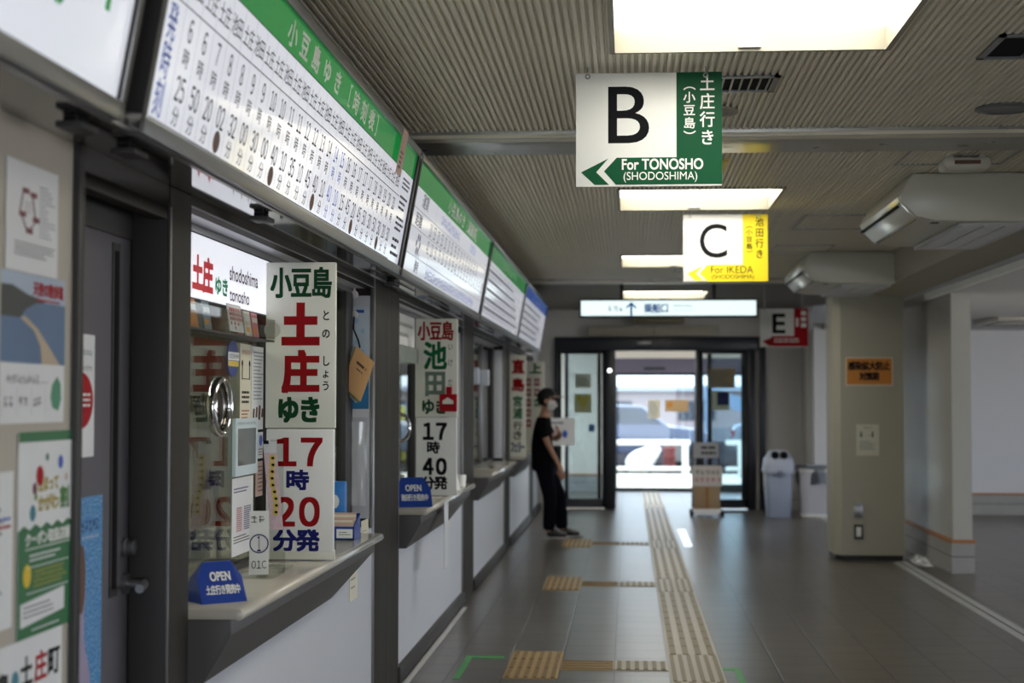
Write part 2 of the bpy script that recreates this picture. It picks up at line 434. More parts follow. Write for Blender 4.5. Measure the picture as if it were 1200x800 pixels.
mb.box(-1.042, -1.03, -3, 18.6, SOF - .008, SOF, STEEL)
for y in (6.9, 7.2, 8.9, 9.5, 12.0): mb.tube([(-1.12, y, SOF - .014), (-1.12, y + 1.2, SOF - .014)], .005, STEEL)
struct(mb.build('trim_5'))
mb = MB(); mb.box(-1.42, -1.22, 20.4, 22, 0, SOF, PANEL); mb.box(-1.42, -1.22, 18.62, 22, SOF, ZC, PANEL)
struct(mb.build('wall_left_far'))
OFW = mat('office_wall', (206, 200, 178), .7)
mb = MB(); mb.box(-4.2, -4.1, -3, 22, 0, 2.5, OFW); struct(mb.build('wall_office'))
mb = MB(); mb.box(-4.1, -1.61, 11.5, 11.6, 0, 2.5, OFW); struct(mb.build('wall_partition'))
mb = MB(); mb.box(-4.1, -1.61, 3.2, 3.3, 0, 2.5, OFW); struct(mb.build('wall_partition_near'))
mb = MB(); mb.box(-4.1, -1.6, -3, 22, 2.5, 2.55, LOBC); struct(mb.build('ceiling_office'))
mb = MB(); mb.box(-1.22, -1.185, 8.35, 11.68, 0, .085, DARKF); mb.box(-1.22, -1.185, 4.326, 7.55, 0, .085, DARKF)
mb.box(-1.22, -1.185, 12.45, 15.65, 0, .085, DARKF); mb.box(-1.22, -1.185, 16.3, 19.7, 0, .085, DARKF); mb.box(-1.22, -1.185, 20.4, 22, 0, .085, DARKF)
struct(mb.build('baseboard_left', bevel=.003))

# ---- counter windows
SHUT = mat('grey_shutter_panel', (126, 124, 122), .5, var=.03)
for i, (a, b) in enumerate(COUNTERS):
    w = sroot('window_%d' % (i + 1), (-1.33, (a + b) / 2, .905))
    mb = MB(); mb.box(-1.35, -1.31, a, b, .905, .925, DARKF); mb.box(-1.35, -1.31, a, b, 1.99, 2.016, STEEL)
    for y in ([a + 1.42] if i < 2 else [a + .95, a + 1.95]): mb.box(-1.355, -1.305, y, y + .11 if i < 2 else y + .05, .905, 1.99, DARKF if i < 2 else STEEL)
    mb.box(-1.355, -1.305, b - .2, b - .016, .905, 1.99, DARKF)
    mb.build('window_frame', w, bevel=.002)
    mb = MB(); mb.box(-1.334, -1.328, a, b, .925, 1.99, GLASS); mb.build('window_glass', w)
    if i > 1:
        mb = MB(); mb.box(-1.40, -1.37, a, b, .9, 1.99, SHUT); mb.build('shutter', w)
    mb = MB(); mb.box(-1.6, -1.25, a, b, 2.016, 2.044, PANEL); mb.build('window_head', w)

# ---- counters
LEDGE = mat('counter_top_laminate', (196, 190, 178), .16, var=.07, scale=14, coat=.3)
BRK = mat('counter_bracket_grey', (88, 86, 86), .45, spec=.3)
def counter(a, b, l0, l1, label):
    t = thing('ticket_counter', label, 'counter', (-1.2, (a + b) / 2, 0), 'ticket counters along the left wall')
    mb = MB(); mb.box(-1.42, WX, a, b, .085, .878, PANEL); mb.build('front_panel', t)
    prof = [(-1.49, .878), (-1.075, .878)] + [(-1.065 + .0165 * math.sin(q), .8915 - .0165 * math.cos(q) + .0) for q in [math.pi * k / 6 for k in range(0, 7)]] + [(-1.08, .908), (-1.49, .908)]
    mb = MB(); mb.prism([(x, l0, z) for x, z in prof], (0, l1 - l0, 0), LEDGE); mb.build('ledge', t, bevel=.004)
    mb = MB()
    A = [(-1.22, l0 + .01, .878), (-1.085, l0 + .01, .878), (-1.085, l0 + .01, .835), (-1.165, l0 + .02, .70), (-1.22, l0 + .02, .70)]
    B = [(-1.22, l1 - .03, .878), (-1.085, l1 - .03, .878), (-1.085, l1 - .03, .835), (-1.165, l1 - .6, .70), (-1.22, l1 - .6, .70)]
    mb.add(A + B, [(0, 1, 2, 3, 4), (9, 8, 7, 6, 5)] + [(i, i + 5, (i + 1) % 5 + 5, (i + 1) % 5) for i in range(5)], BRK)
    mb.build('bracket', t, bevel=.002)
    return t
counter(4.326, 7.55, 4.33, 6.86, 'white ticket counter with grey bracket, nearest the camera, under the 17:20 sign')
counter(8.35, 11.68, 8.37, 11.05, 'white ticket counter under the 17:40 sign')
counter(12.45, 15.65, 12.47, 15.2, 'white ticket counter in front of the closed grey shutters')
counter(16.3, 19.7, 16.4, 19.0, 'farthest white ticket counter, which the standing person leans against')

# ---- lobby on the right
LWALL = mat('lobby_white_wall', (226, 227, 232), .5, var=.02)
WAIN = mat('stone_wainscot', (168, 166, 162), .5, var=.1, scale=9)
WOOD = mat('wood_rail', (176, 120, 76), .45, var=.15, scale=20)
def wains(mb, x0, x1, y0, y1):
    mb.box(x0, x1, y0, y1, 0, .14, WAIN); mb.box(x0, x1, y0, y1, .147, .26, WAIN); mb.box(x0, x1, y0, y1, .14, .147, DARKF)
mb = MB(); mb.box(2.45, 8.2, 21.35, 21.5, 0, 2.419, LWALL); wains(mb, 2.6, 8.1, 21.32, 21.35); mb.box(2.6, 8.1, 21.30, 21.35, .26, .285, WOOD)
mb.box(2.45, 2.62, 21.2, 21.35, 0, ZC, LWALL)
struct(mb.build('wall_lobby'))
SHINY = mat('semi_gloss_wing_wall', (196, 194, 186), .22, var=.03)
mb = MB(); mb.box(2.80, 2.965, 14.05, 16.8, 0, 2.42, SHINY)
wains(mb, 2.785, 2.98, 14.035, 16.8); mb.box(2.775, 2.99, 14.025, 16.8, .26, .29, WOOD)
struct(mb.build('wall_right_wing'))
mb = MB()
for y0, y1 in ((-3, -1), (1.5, 2.0), (7, 7.4), (13, 13.4), (18.6, 21.33)): mb.box(8.08, 8.18, y0, y1, .5, 2.2, LWALL)
mb.box(8.07, 8.19, -3, 21.34, 0, .5, LWALL); mb.box(8.07, 8.19, -3, 21.34, 2.2, 2.41, LWALL)
struct(mb.build('wall_right'))

# ---- back wall with the two sets of automatic doors
BWALL = mat('back_wall_grey', (186, 184, 180), .6, var=.03)
mb = MB(); mb.box(-1.42, -1.0, 22, 22.15, 0, 3.0, BWALL); mb.box(1.84, 2.5, 22, 22.15, 0, 3.0, BWALL); mb.box(-1.0, 1.84, 22, 22.15, 2.36, 3.0, BWALL)
wains(mb, 1.88, 2.45, 21.98, 22)
struct(mb.build('wall_back'))
mb = MB(); mb.box(2.38, 2.5, 21.4, 22.0, 0, ZC, BWALL); struct(mb.build('wall_return'))
LW2 = LWALL; LWALL = mat('vestibule_warm_wall', (238, 230, 216), .55, var=.02)
mb = MB(); mb.box(-2.1, -2.0, 22.1, 26.6, 0, .4, LWALL); mb.box(2.5, 2.6, 22.1, 26.6, 0, .4, LWALL); mb.box(-2.1, -2.0, 22.1, 26.6, 2.2, 2.5, LWALL); mb.box(2.5, 2.6, 22.1, 26.6, 2.2, 2.5, LWALL)
mb.box(-2.1, -.30, 26.35, 26.5, 0, 2.5, LWALL); mb.box(-.3, 2.1, 26.37, 26.5, 2.186, 2.5, LWALL); wains(mb, -2.0, -.3, 26.32, 26.35); mb.box(-2.0, -.3, 26.31, 26.35, .26, .285, WOOD); mb.box(2.1, 2.6, 26.35, 26.5, 0, 2.5, LWALL)
mb.box(-2.1, 2.6, 22.1, 26.9, 2.42, 2.55, LOBC)
struct(mb.build('wall_vestibule'))
t = thing('ceiling_light', 'added fill light panel, out of view on the ceiling between the two sets of doors', 'ceiling light', (.3, 24, 2.4)); mb = MB(); mb.box(-1.4, 1.9, 23.4, 24.6, 2.385, 2.42, WHITE); mb.build('light_frame', t); mb = MB(); mb.box(-1.35, 1.85, 23.45, 24.55, 2.38, 2.386, mat('vestibule_fill_glow', (246, 250, 255), .5, emit=4.0)); mb.build('diffuser', t)  # lamp added out of view to brighten the vestibule wall
d2 = sroot('door_2', (.4, 22, 0))
mb = MB(); mb.box(-1.0, 1.84, 21.94, 22.12, 2.17, 2.36, NAVYF); mb.box(-1.0, -.94, 21.94, 22.12, 0, 2.2, NAVYF); mb.box(-.31, -.16, 21.96, 22.12, 0, 2.2, NAVYF)
mb.box(.935, 1.0, 21.96, 22.12, 0, 2.2, NAVYF); mb.box(1.64, 1.74, 21.94, 22.12, 0, 2.2, NAVYF); mb.box(1.79, 1.88, 21.9, 22.12, 0, 2.36, NAVYF)
mb.build('door_frame', d2, bevel=.006)
mb = MB(); mb.box(1.74, 1.79, 22, 22.1, 0, 2.2, BWALL); mb.build('side_panel', d2)
def leaf(par, x0, x1, y, z1, st, bot, nm='fixed_leaf'):
    mb = MB(); mb.box(x0, x0 + st, y, y + .045, .02, z1, NAVYF); mb.box(x1 - st, x1, y, y + .045, .02, z1, NAVYF)
    mb.box(x0, x1, y, y + .045, .02, bot, NAVYF); mb.box(x0, x1, y, y + .045, z1 - .05, z1, NAVYF)
    o = mb.build(nm, par, bevel=.003)
    mb = MB(); mb.box(x0 + st, x1 - st, y + .02, y + .028, bot, z1 - .05, DOORGLASS); mb.build('pane', o)
leaf(d2, -.94, -.31, 22.0, 2.18, .035, .14); leaf(d2, -.86, -.36, 22.06, 2.18, .05, .14, 'sliding_leaf')
leaf(d2, 1.0, 1.64, 22.0, 2.18, .035, .14); leaf(d2, 1.10, 1.62, 22.06, 2.18, .06, .14, 'sliding_leaf')
TRANS = mat('purple_grey_transom', (96, 90, 106), .4)
d3 = sroot('door_3', (.5, 26.4, 0))
mb = MB(); mb.box(-.32, 2.12, 26.36, 26.5, 1.94, 2.185, TRANS); mb.box(-.32, -.2, 26.36, 26.5, 0, 2.0, NAVYF); mb.box(1.13, 1.2, 26.36, 26.5, 0, 2.0, NAVYF)
mb.box(2.02, 2.12, 26.36, 26.5, 0, 2.0, NAVYF); mb.box(-.2, 2.02, 26.36, 26.5, 0, .03, NAVYF); mb.box(.27, .62, 26.33, 26.36, 1.99, 2.04, NAVYF)
mb.build('door_frame', d3)
leaf(d3, -.2, 1.13, 26.4, 1.95, .03, .06); leaf(d3, 1.2, 2.02, 26.4, 1.95, .05, .12)
# ================================================================ TIMETABLE BOARDS
BOARD = mat('lit_board_face', (226, 229, 240), .12, emit=BOARD_GLOW, var=.015, scale=3, coat=.4)
BGREEN = mat('lit_board_green', (22, 132, 62), .12, emit=BOARD_GLOW, var=.03, coat=.4)
BBLUE = mat('lit_board_blue', (38, 84, 168), .12, emit=BOARD_GLOW, var=.03, coat=.4)
BFRAME = mat('board_frame_metal', (128, 128, 130), .28, .6)
LINE = mat('thin_grey_line', (120, 124, 136), .5)
LBLUE = mat('light_blue_ink', (52, 92, 190), .5)
BROWN = mat('brown_ink', (96, 62, 48), .5)
BV = V((.095, 0, .525))
def board(name_y, W, label, head, grp='timetable boards above the counters'):
    F = Frame((-1.02, name_y, 2.06), (0, 1, 0), BV); Hh = .5335
    t = thing('timetable_board', label, 'sign board', (-1.02, name_y + W / 2, 2.06), grp)
    mb = MB()
    mb.fbox(F, 0, W, -.02, .018, -.08, .012, BFRAME); mb.fbox(F, 0, W, Hh - .02, Hh + .012, -.08, .012, BFRAME)
    mb.fbox(F, 0, .03, -.02, Hh, -.08, .012, DARKF); mb.fbox(F, W - .03, W, -.02, Hh, -.08, .012, DARKF)
    mb.fbox(F, 0, W, -.02, Hh, -.082, -.07, DARKF)
    mb.build('board_frame', t, bevel=.003)
    mb = MB(); mb.fbox(F, .03, W - .03, .018, Hh - .02, -.06, 0, BOARD); f = mb.build('lit_face', t)
    if head:
        mb = MB(); mb.quad(F, .03, W - .03, .405, Hh - .02, .0006, head); mb.build('header_band', t)
    return t, F
# nearest, only its lower corner in view
t, F = board(-.62, 3.75, 'white lit board with big green letters, cut off by the top left corner', None)
mb = MB(); mb.fit(F, 'り', 3.30, .115, 3.40, .5, BGREEN, bold=.012); mb.build('lettering', t); mb = MB(); mb.fit(F, 'ト', 3.565, .165, 3.66, .5, BGREEN, bold=.006)
mb.build('lettering', t); mb = MB(); mb.em(F, '小豆', 2.3, .1, 3.1, .5, BGREEN, bold=.01); mb.build('lettering', t)
# Shodoshima timetable
t, F = board(3.24, 3.80, 'long timetable board with green heading 小豆島ゆき and columns of departure times', BGREEN)
for ch, u in zip('小豆島ゆき［時刻表］', (1.165, 1.33, 1.50, 1.68, 1.86, 2.05, 2.215, 2.385, 2.55, 2.71)):
    mb = MB(); mb.em(F, ch, u - .058, .420, u + .058, .495, WHITE, .0016, .0025); mb.build('heading_letter', t)
mb = MB()
for v in (.404, .292, .022): mb.quad(F, .07, 3.47, v, v + .003, .0007, INK)
times = [(6, 25), (6, 50), (7, 20), (8, '02'), (8, 32), (9, '00'), (9, 30), (10, '00'), (10, 40), (11, 10), (11, 35), (12, 10), (12, 45), (13, 40), (14, 10), (14, 40), (15, 10), (16, 15), (16, 45), (17, 20), (17, 45), (17, 50), (18, 30), (18, 50), (19, 30), (20, 20), (20, 30)]
dots = (3, 8, 13, 19, 24)
dest = '池土土池土池土土池土池土土池土池土土池土池土土池土土池'
for i, (hh, mm) in enumerate(times):
    u = .25 + i * .1195; ink = LBLUE if i in (15, 16) else INK
    mb.quad(F, u - .061, u - .0595, .022, .40, .0007, LINE)
    hs = str(hh); w = .017 * len(hs)
    mb.em(F, hs, u - w, .222, u + w, .276, ink, seg=True, bold=.0002)
    mb.em(F, '時', u - .024, .164, u + .024, .208, ink)
    mb.em(F, str(mm), u - .037, .088, u + .037, .144, ink, seg=True, bold=.0002)
    if i in dots: mb.disc(F, u, .056, .03, .028, .0009, BROWN)
    else: mb.em(F, '分', u - .026, .032, u + .026, .078, ink)
    mb.em(F, '池田' if dest[i] == '池' else '土庄', u - .052, .318, u + .052, .372, INK)
mb.em(F, '発時刻', .082, .028, .146, .28, LBLUE, bold=.0004, vert=True)
for v0, v1 in ((.33, .385), (.24, .31), (.15, .22), (.04, .13)): mb.lines(F, 3.5, v0, 3.72, v1, 3, INK)
mb.fit(F, 'iC', 3.55, .16, 3.585, .19, LBLUE)
mb.build('timetable_print', t)
PINK = mat('pinkish_paper_strip', (206, 176, 164), .6)
mb = MB(); mb.fbox(F, 3.20, 3.335, .36, .545, .013, .015, PINK); mb.lines(F, 3.22, .38, 3.31, .46, 4, BROWN, d=.0155)
tag(mb.build('paper_strip'), 'pinkish paper strip stuck over the end of the green timetable heading', 'paper')
# fares board
t, F = board(7.09, 3.82, 'board with green heading 小豆島ゆき and a fare table, second timetable board in the row', BGREEN)
for k, ch in enumerate('小豆島ゆき［運賃表］'): mb = MB(); mb.em(F, ch, 1.25 + .17 * k, .42, 1.42 + .17 * k, .495, WHITE, .0016, .003); mb.build('heading_letter', t)
mb = MB()
for v in (.31, .225, .10): mb.quad(F, .1, 3.7, v, v + .003, .0007, LINE)
for u in (.42, .85): mb.quad(F, u, u + .004, .02, .40, .0007, LINE)
mb.em(F, '運賃', .32, .33, .55, .40, INK); mb.em(F, '距離', .2, .235, .42, .30, INK)
mb.lines(F, 1.1, .33, 2.0, .39, 1, LBLUE, .8, ragged=0)
mb.lines(F, 2.6, .33, 2.95, .39, 1, LBLUE, .8, ragged=0)
for k, (v0, v1) in enumerate(((.235, .30), (.15, .215))):
    for i in range(16 if k == 0 else 20):
        u = .72 + i * .16; mb.em(F, str(random.choice((51, 41, 53, 55, 70, 75, 62, 35, 10, 20))), u, v0, u + .09, v1, INK, seg=True)
for i in range(6):
    q = i * math.pi / 3; mb.disc(F, .42 + .06 * math.cos(q), .165 + .035 * math.sin(q), .017, .017, .0009, NAVY, 10)
mb.lines(F, .36, .105, .52, .125, 1, NAVY, .8, ragged=0); mb.em(F, '備考', .42, .03, .56, .09, INK)
mb.lines(F, .85, .025, 3.3, .09, 1, LBLUE, .75, ragged=0)
mb.build('fare_print', t)
for y0, W, head, lab in ((10.95, 3.78, BGREEN, 'board with green heading and a ruled grid, third timetable board in the row'), (14.77, 3.80, BBLUE, 'timetable board with blue heading, farthest one along the left wall')):
    t, F = board(y0, W, lab, head)
    for k in range(9): mb = MB(); mb.lines(F, 1.2 + .16 * k, .425, 1.27 + .16 * k, .49, 1, WHITE, .8, d=.0016, ragged=0); mb.build('heading_letter', t)
    mb = MB()
    for k in range(6): mb.quad(F, .1, W - .1, .05 + k * .065, .054 + k * .065, .0007, LINE)
    for k in range(5): mb.quad(F, .15 + k * .85, .165 + k * .85, .03, .40, .0007, LINE)
    for k in range(5): mb.lines(F, .2, .06 + k * .065, W - .2, .105 + k * .065, 1, LINE, .5)
    mb.build('table_print', t)

# ================================================================ HANGING SIGNS
def hang(mb, F, x, ytop, sign_top): 
    a = F(x, sign_top + .005, -.004); mb.tube([a, (a.x, a.y, ZC)], .0022, STEEL, 6); mb.ring(F(x, sign_top - .012, .002), F.n, .008, .0025, STEEL, 12, 6)
def sign_common(name, label, F, W, Hh, rods):
    t = thing(name, label, 'sign', tuple(F(W / 2, -Hh, 0)), 'hanging destination signs')
    mb = MB(); mb.fbox(F, 0, W, -Hh, 0, -.012, 0, WHITE); mb.build('sign_panel', t, bevel=.002)
    mb = MB()
    for x in rods: hang(mb, F, x, 0, 0)
    mb.build('hanger', t, True)
    return t
def PX(x0, y0, s): return lambda x, y: ((x - x0) / s, -(y - y0) / s)
SGREEN = mat('sign_green', (8, 76, 46), .5, spec=.15)
SYEL = mat('sign_yellow', (236, 212, 40), .5, spec=.2)
SRED = mat('sign_red', (168, 14, 26), .5, spec=.15)
def dest_sign(name, label, ox, oy, z, s, W, Hh, colr, ink, letter, p, F, stuff):
    t = sign_common(name, label, F, W, Hh, (.045, W - .06))
    mb = MB()
    for pts in stuff['bands']: mb.poly(F, [p(*q) for q in pts], .0006, colr)
    mb.build('colour_band', t)
    stuff['text'](t)
    return t
# B
F = facing_cam(-.192, 6.0, 2.716); p = PX(675, 85, 311.7)
def bx(t, F, s, x0, y0, x1, y1, m, fn='fit', **k):
    a = p(x0, y1); b = p(x1, y0); mb = MB(); getattr(mb, fn)(F, s, a[0], a[1], b[0], b[1], m, **k); mb.build('lettering', t)
def tB(mb):
    bx(mb, F, 'B', 713, 101, 761, 168, INK, bold=.0008)
    bx(mb, F, 'For TONOSHO', 729, 186.5, 824, 199.5, WHITE, d=.0014, bold=.001); bx(mb, F, '(SHODOSHIMA)', 731, 202, 817, 214.5, WHITE, d=.0014)
    bx(mb, F, '土庄行き', 819, 88, 839, 173, WHITE, 'em', d=.0014, bold=.0008, vert=True, fill=.84)
    bx(mb, F, '（小豆島）', 800, 92, 816, 168, WHITE, 'em', d=.0014, bold=.0006, vert=True, fill=.84)
dest_sign('hanging_sign', 'hanging white and green sign with letter B, For TONOSHO', 0, 0, 0, 0, .5485, .43, SGREEN, WHITE, 'B', p, F,
          dict(bands=[[(681, 202), (697, 217), (714, 217), (699, 202), (713, 186)][::1], [(708, 201), (722, 217), (846, 217), (846, 185), (723, 185)], [(793, 185), (846, 185), (846, 85), (793, 85)]], text=tB))
# C
F = facing_cam(.372, 10.6, 2.715); p = PX(801, 251, 176.4)
def tC(mb):
    bx(mb, F, 'C', 820, 262, 852, 302, INK, bold=.001)
    bx(mb, F, 'For IKEDA', 833, 311.5, 882, 320, INK, d=.0014); bx(mb, F, '(SHODOSHIMA)', 834, 321.5, 883, 328, INK, d=.0014)
    bx(mb, F, '池田行き', 884, 254, 895, 304, INK, 'em', d=.0014, bold=.0007, vert=True, fill=.84)
    bx(mb, F, '（小豆島）', 873, 260, 882, 301, INK, 'em', d=.0014, bold=.0007, vert=True, fill=.84)
dest_sign('hanging_sign', 'hanging white and yellow sign with letter C, For IKEDA', 0, 0, 0, 0, .5555, .445, SYEL, INK, 'C', p, F,
          dict(bands=[[(806, 320), (815, 328.6), (824, 328.6), (816, 320), (824, 311)], [(820, 320), (829, 329.5), (899, 329.5), (899, 310), (829, 310)], [(870, 310), (899, 310), (899, 251), (870, 251)]], text=tC))
# E
F = facing_cam(1.445, 17.5, 2.488); p = PX(890, 362, 106.9)
def tE(t):
    bx(t, F, 'E', 904, 368, 919, 391, INK, bold=.006)
    mb = MB()
    for y in (365, 372, 379): mb.quad(F, *[v for v in (p(937, 0)[0], p(943, 0)[0])], p(0, y + 5)[1], p(0, y)[1], .0014, WHITE)
    mb.quad(F, p(931, 0)[0], p(934, 0)[0], p(0, 383)[1], p(0, 373)[1], .0014, WHITE)
    mb.lines(F, p(906, 0)[0], p(0, 402)[1], p(938, 0)[0], p(0, 396)[1], 2, WHITE, d=.0014, ragged=.1); mb.build('lettering', t)
dest_sign('hanging_sign', 'hanging white and red sign with letter E, near the far doors', 0, 0, 0, 0, .5145, .42, SRED, WHITE, 'E', p, F,
          dict(bands=[[(892.5, 400), (900, 405.5), (905, 405.5), (900, 400), (905, 395)], [(898, 400), (904, 406), (945, 406), (945, 394), (904, 394)], [(929, 394), (945, 394), (945, 362), (929, 362)]], text=tE))
# lit boarding gate sign
F = facing_cam(-.507, 17.0, 2.565); s = 110.6
p = PX(679, 350, s)
t = thing('boarding_sign', 'long lit white ceiling sign with blue arrow and 乗船口', 'lit sign', (.43, 17, 2.37))
W = 1.887; Hh = .195
mb = MB(); mb.fbox(F, 0, W, -Hh, 0, -.14, -.004, DARKF); mb.fbox(F, 0, W, -.018, 0, -.14, .01, DARKF); mb.fbox(F, 0, W, -Hh, -Hh + .018, -.14, .01, DARKF)
mb.fbox(F, 0, .018, -Hh, 0, -.14, .01, DARKF); mb.fbox(F, W - .018, W, -Hh, 0, -.14, .01, DARKF); mb.build('case', t, bevel=.003)
LITW = mat('lit_sign_face', (222, 240, 240), .3, emit=SIGN_GLOW, var=.02)
mb = MB(); mb.fbox(F, .018, W - .018, -Hh + .018, -.018, -.003, 0, LITW); mb.build('lit_face', t)
mb = MB()
for x in (.45, 1.43): mb = MB(); mb.fbox(F, x - .02, x + .02, -.0, .172, -.09, -.05, DARKF); mb.build('hanger_post', t)
SBLUE = mat('sign_blue', (40, 104, 176), .4, emit=.25)
mb = MB(); c = p(740, 0)[0]
mb.quad(F, c - .012, c + .012, -.175, -.05, .001, SBLUE); mb.poly(F, [(c - .055, -.085), (c, -.03), (c + .055, -.085), (c + .055, -.11), (c, -.058), (c - .055, -.11)], .0012, SBLUE); mb.build('arrow', t); mb = MB()
mb.em(F, '乗船口', p(755, 0)[0], -.15, p(784, 0)[0], -.05, SBLUE, bold=.003); mb.build('lettering', t); mb = MB()
GREYP = mat('grey_print', (96, 112, 120), .5)
mb.lines(F, p(712, 0)[0], -.135, p(729, 0)[0], -.07, 1, GREYP, .9, ragged=0); mb.build('lettering', t); mb = MB()
mb.fit(F, 'Boarding', p(790, 0)[0], -.09, p(811, 0)[0], -.06, GREYP); mb.build('lettering', t); mb = MB(); mb.lines(F, p(790, 0)[0], -.14, p(817, 0)[0], -.11, 1, GREYP, .6, ragged=0)
mb.build('lettering', t)

# ================================================================ CEILING FITTINGS
CREAM = mat('cream_light_frame', (150, 145, 130), .5)
TUBE = mat('lit_diffuser', (255, 250, 236), .5, emit=CEIL_LIGHT, var=.02)
where = ('added out of view above the camera, first of the row', 'just in front of the B sign', 'between the B sign and the C sign', 'partly hidden by the C sign', 'just above the lit boarding sign')
for (a, b), wl_ in zip(WELLS, where):
    t = thing('ceiling_light', 'square recessed ceiling light, ' + wl_, 'ceiling light', (.44, (a + b) / 2, ZC), 'recessed ceiling lights')
    x0, x1 = WELLX; mb = MB(); h = .085
    for q in ((x0 - .012, x0 + .008, a - .012, b + .012), (x1 - .008, x1 + .012, a - .012, b + .012), (x0, x1, a - .012, a + .008), (x0, x1, b - .008, b + .012)):
        mb.box(q[0], q[1], q[2], q[3], ZC - .006, ZC + h, CREAM)
    mb.build('light_frame', t)
    mb = MB(); mb.box(x0, x1, a, b, ZC + h - .005, ZC + h + .01, TUBE); mb.build('diffuser', t)
    mb = MB(); mb.box(.40, .48, b - .03, b - .008, ZC + .004, ZC + .012, STEEL); mb.build('latch', t)
def vent(x0, x1, y0, y1, n, label):
    t = thing('ceiling_vent', label, 'vent', ((x0 + x1) / 2, (y0 + y1) / 2, ZC)); mb = MB()
    mb.box(x0, x1, y0, y0 + .025, ZC - .008, ZC + .005, STEEL); mb.box(x0, x1, y1 - .025, y1, ZC - .008, ZC + .005, STEEL)
    mb.box(x0, x0 + .025, y0, y1, ZC - .008, ZC + .005, STEEL); mb.box(x1 - .025, x1, y0, y1, ZC - .008, ZC + .005, STEEL); mb.build('vent_frame', t)
    mb = MB(); mb.box(x0, x1, y0, y1, ZC - .001, ZC + .002, INK); mb.build('dark_opening', t)
    mb = MB()
    for k in range(1, n): x = x0 + (x1 - x0) * k / n; mb.box(x - .004, x + .004, y0, y1, ZC - .006, ZC - .001, STEEL)
    mb.build('slats', t)
vent(.20, .595, 6.19, 6.5, 11, 'slatted ceiling vent beside the B sign')
vent(1.28, 1.75, 5.55, 5.93, 3, 'dark slotted ceiling vent at the top right corner')
def hatch(x0, x1, y0, y1, label, m=RIB, fm=STEEL):
    mb = MB()
    for q in ((x0, x1, y0, y0 + .012), (x0, x1, y1 - .012, y1), (x0, x0 + .012, y0, y1), (x1 - .012, x1, y0, y1)): mb.box(q[0], q[1], q[2], q[3], ZC - .004, ZC + .004, fm)
    return tag(mb.build('ceiling_hatch'), label, 'hatch', 'ceiling hatch frames')
hatch(.1, .52, 8.35, 8.75, 'square hatch frame in the ribbed ceiling between the B and C signs')
YELT = mat('yellow_plastic', (222, 196, 84), .5)
mb = MB(); mb.box(.50, .53, 8.33, 8.75, ZC - .012, ZC - .002, YELT); tag(mb.build('warning_strip'), 'yellow strip on the ceiling behind the B sign', 'strip')
hatch(1.42, 1.98, 7.98 + .05, 8.6, 'square hatch frame in the ceiling around the white emergency light')
hatch(1.2, 1.75, 10.9, 11.8, 'square hatch frame in the ceiling behind the near air conditioner')
hatch(1.2, 1.68, 13.0, 13.6, 'square hatch frame in the ceiling behind the far air conditioner')
hatch(.45, .72, 15.2, 15.6, 'small hatch frame in the ceiling just behind the C sign')
for x, y, lab in ((.36, 6.95, 'round ceiling speaker partly hidden by the B sign'), (1.62, 6.95, 'round ceiling speaker on the right half of the ceiling')):
    mb = MB(); mb.lathe((x, y, ZC + .002), (0, 0, -1), [(.125, 0), (.125, .010), (.108, .014), (.104, .008), (.06, .006), (0, .005)], CREAM if x < 1 else BFRAME, 28)
    tag(mb.build('ceiling_speaker', smooth=True), lab, 'speaker', 'round ceiling speakers')
t = thing('emergency_light', 'small white box light fixed to the ceiling right of the B sign', 'emergency light', (1.73, 8.35, ZC - .1))
EMW = mat('off_white_plastic', (206, 202, 190), .4)
mb = MB(); mb.box(1.615, 1.855, 8.25, 8.42, ZC - .075, ZC - .012, EMW); mb.build('housing', t, bevel=.022, seg=3)
mb = MB(); mb.box(1.67, 1.80, 8.246, 8.252, ZC - .05, ZC - .03, BROWN); mb.box(1.64, 1.67, 8.28, 8.31, ZC - .015, ZC, EMW); mb.box(1.8, 1.83, 8.28, 8.31, ZC - .015, ZC, EMW); mb.build('bracket', t)

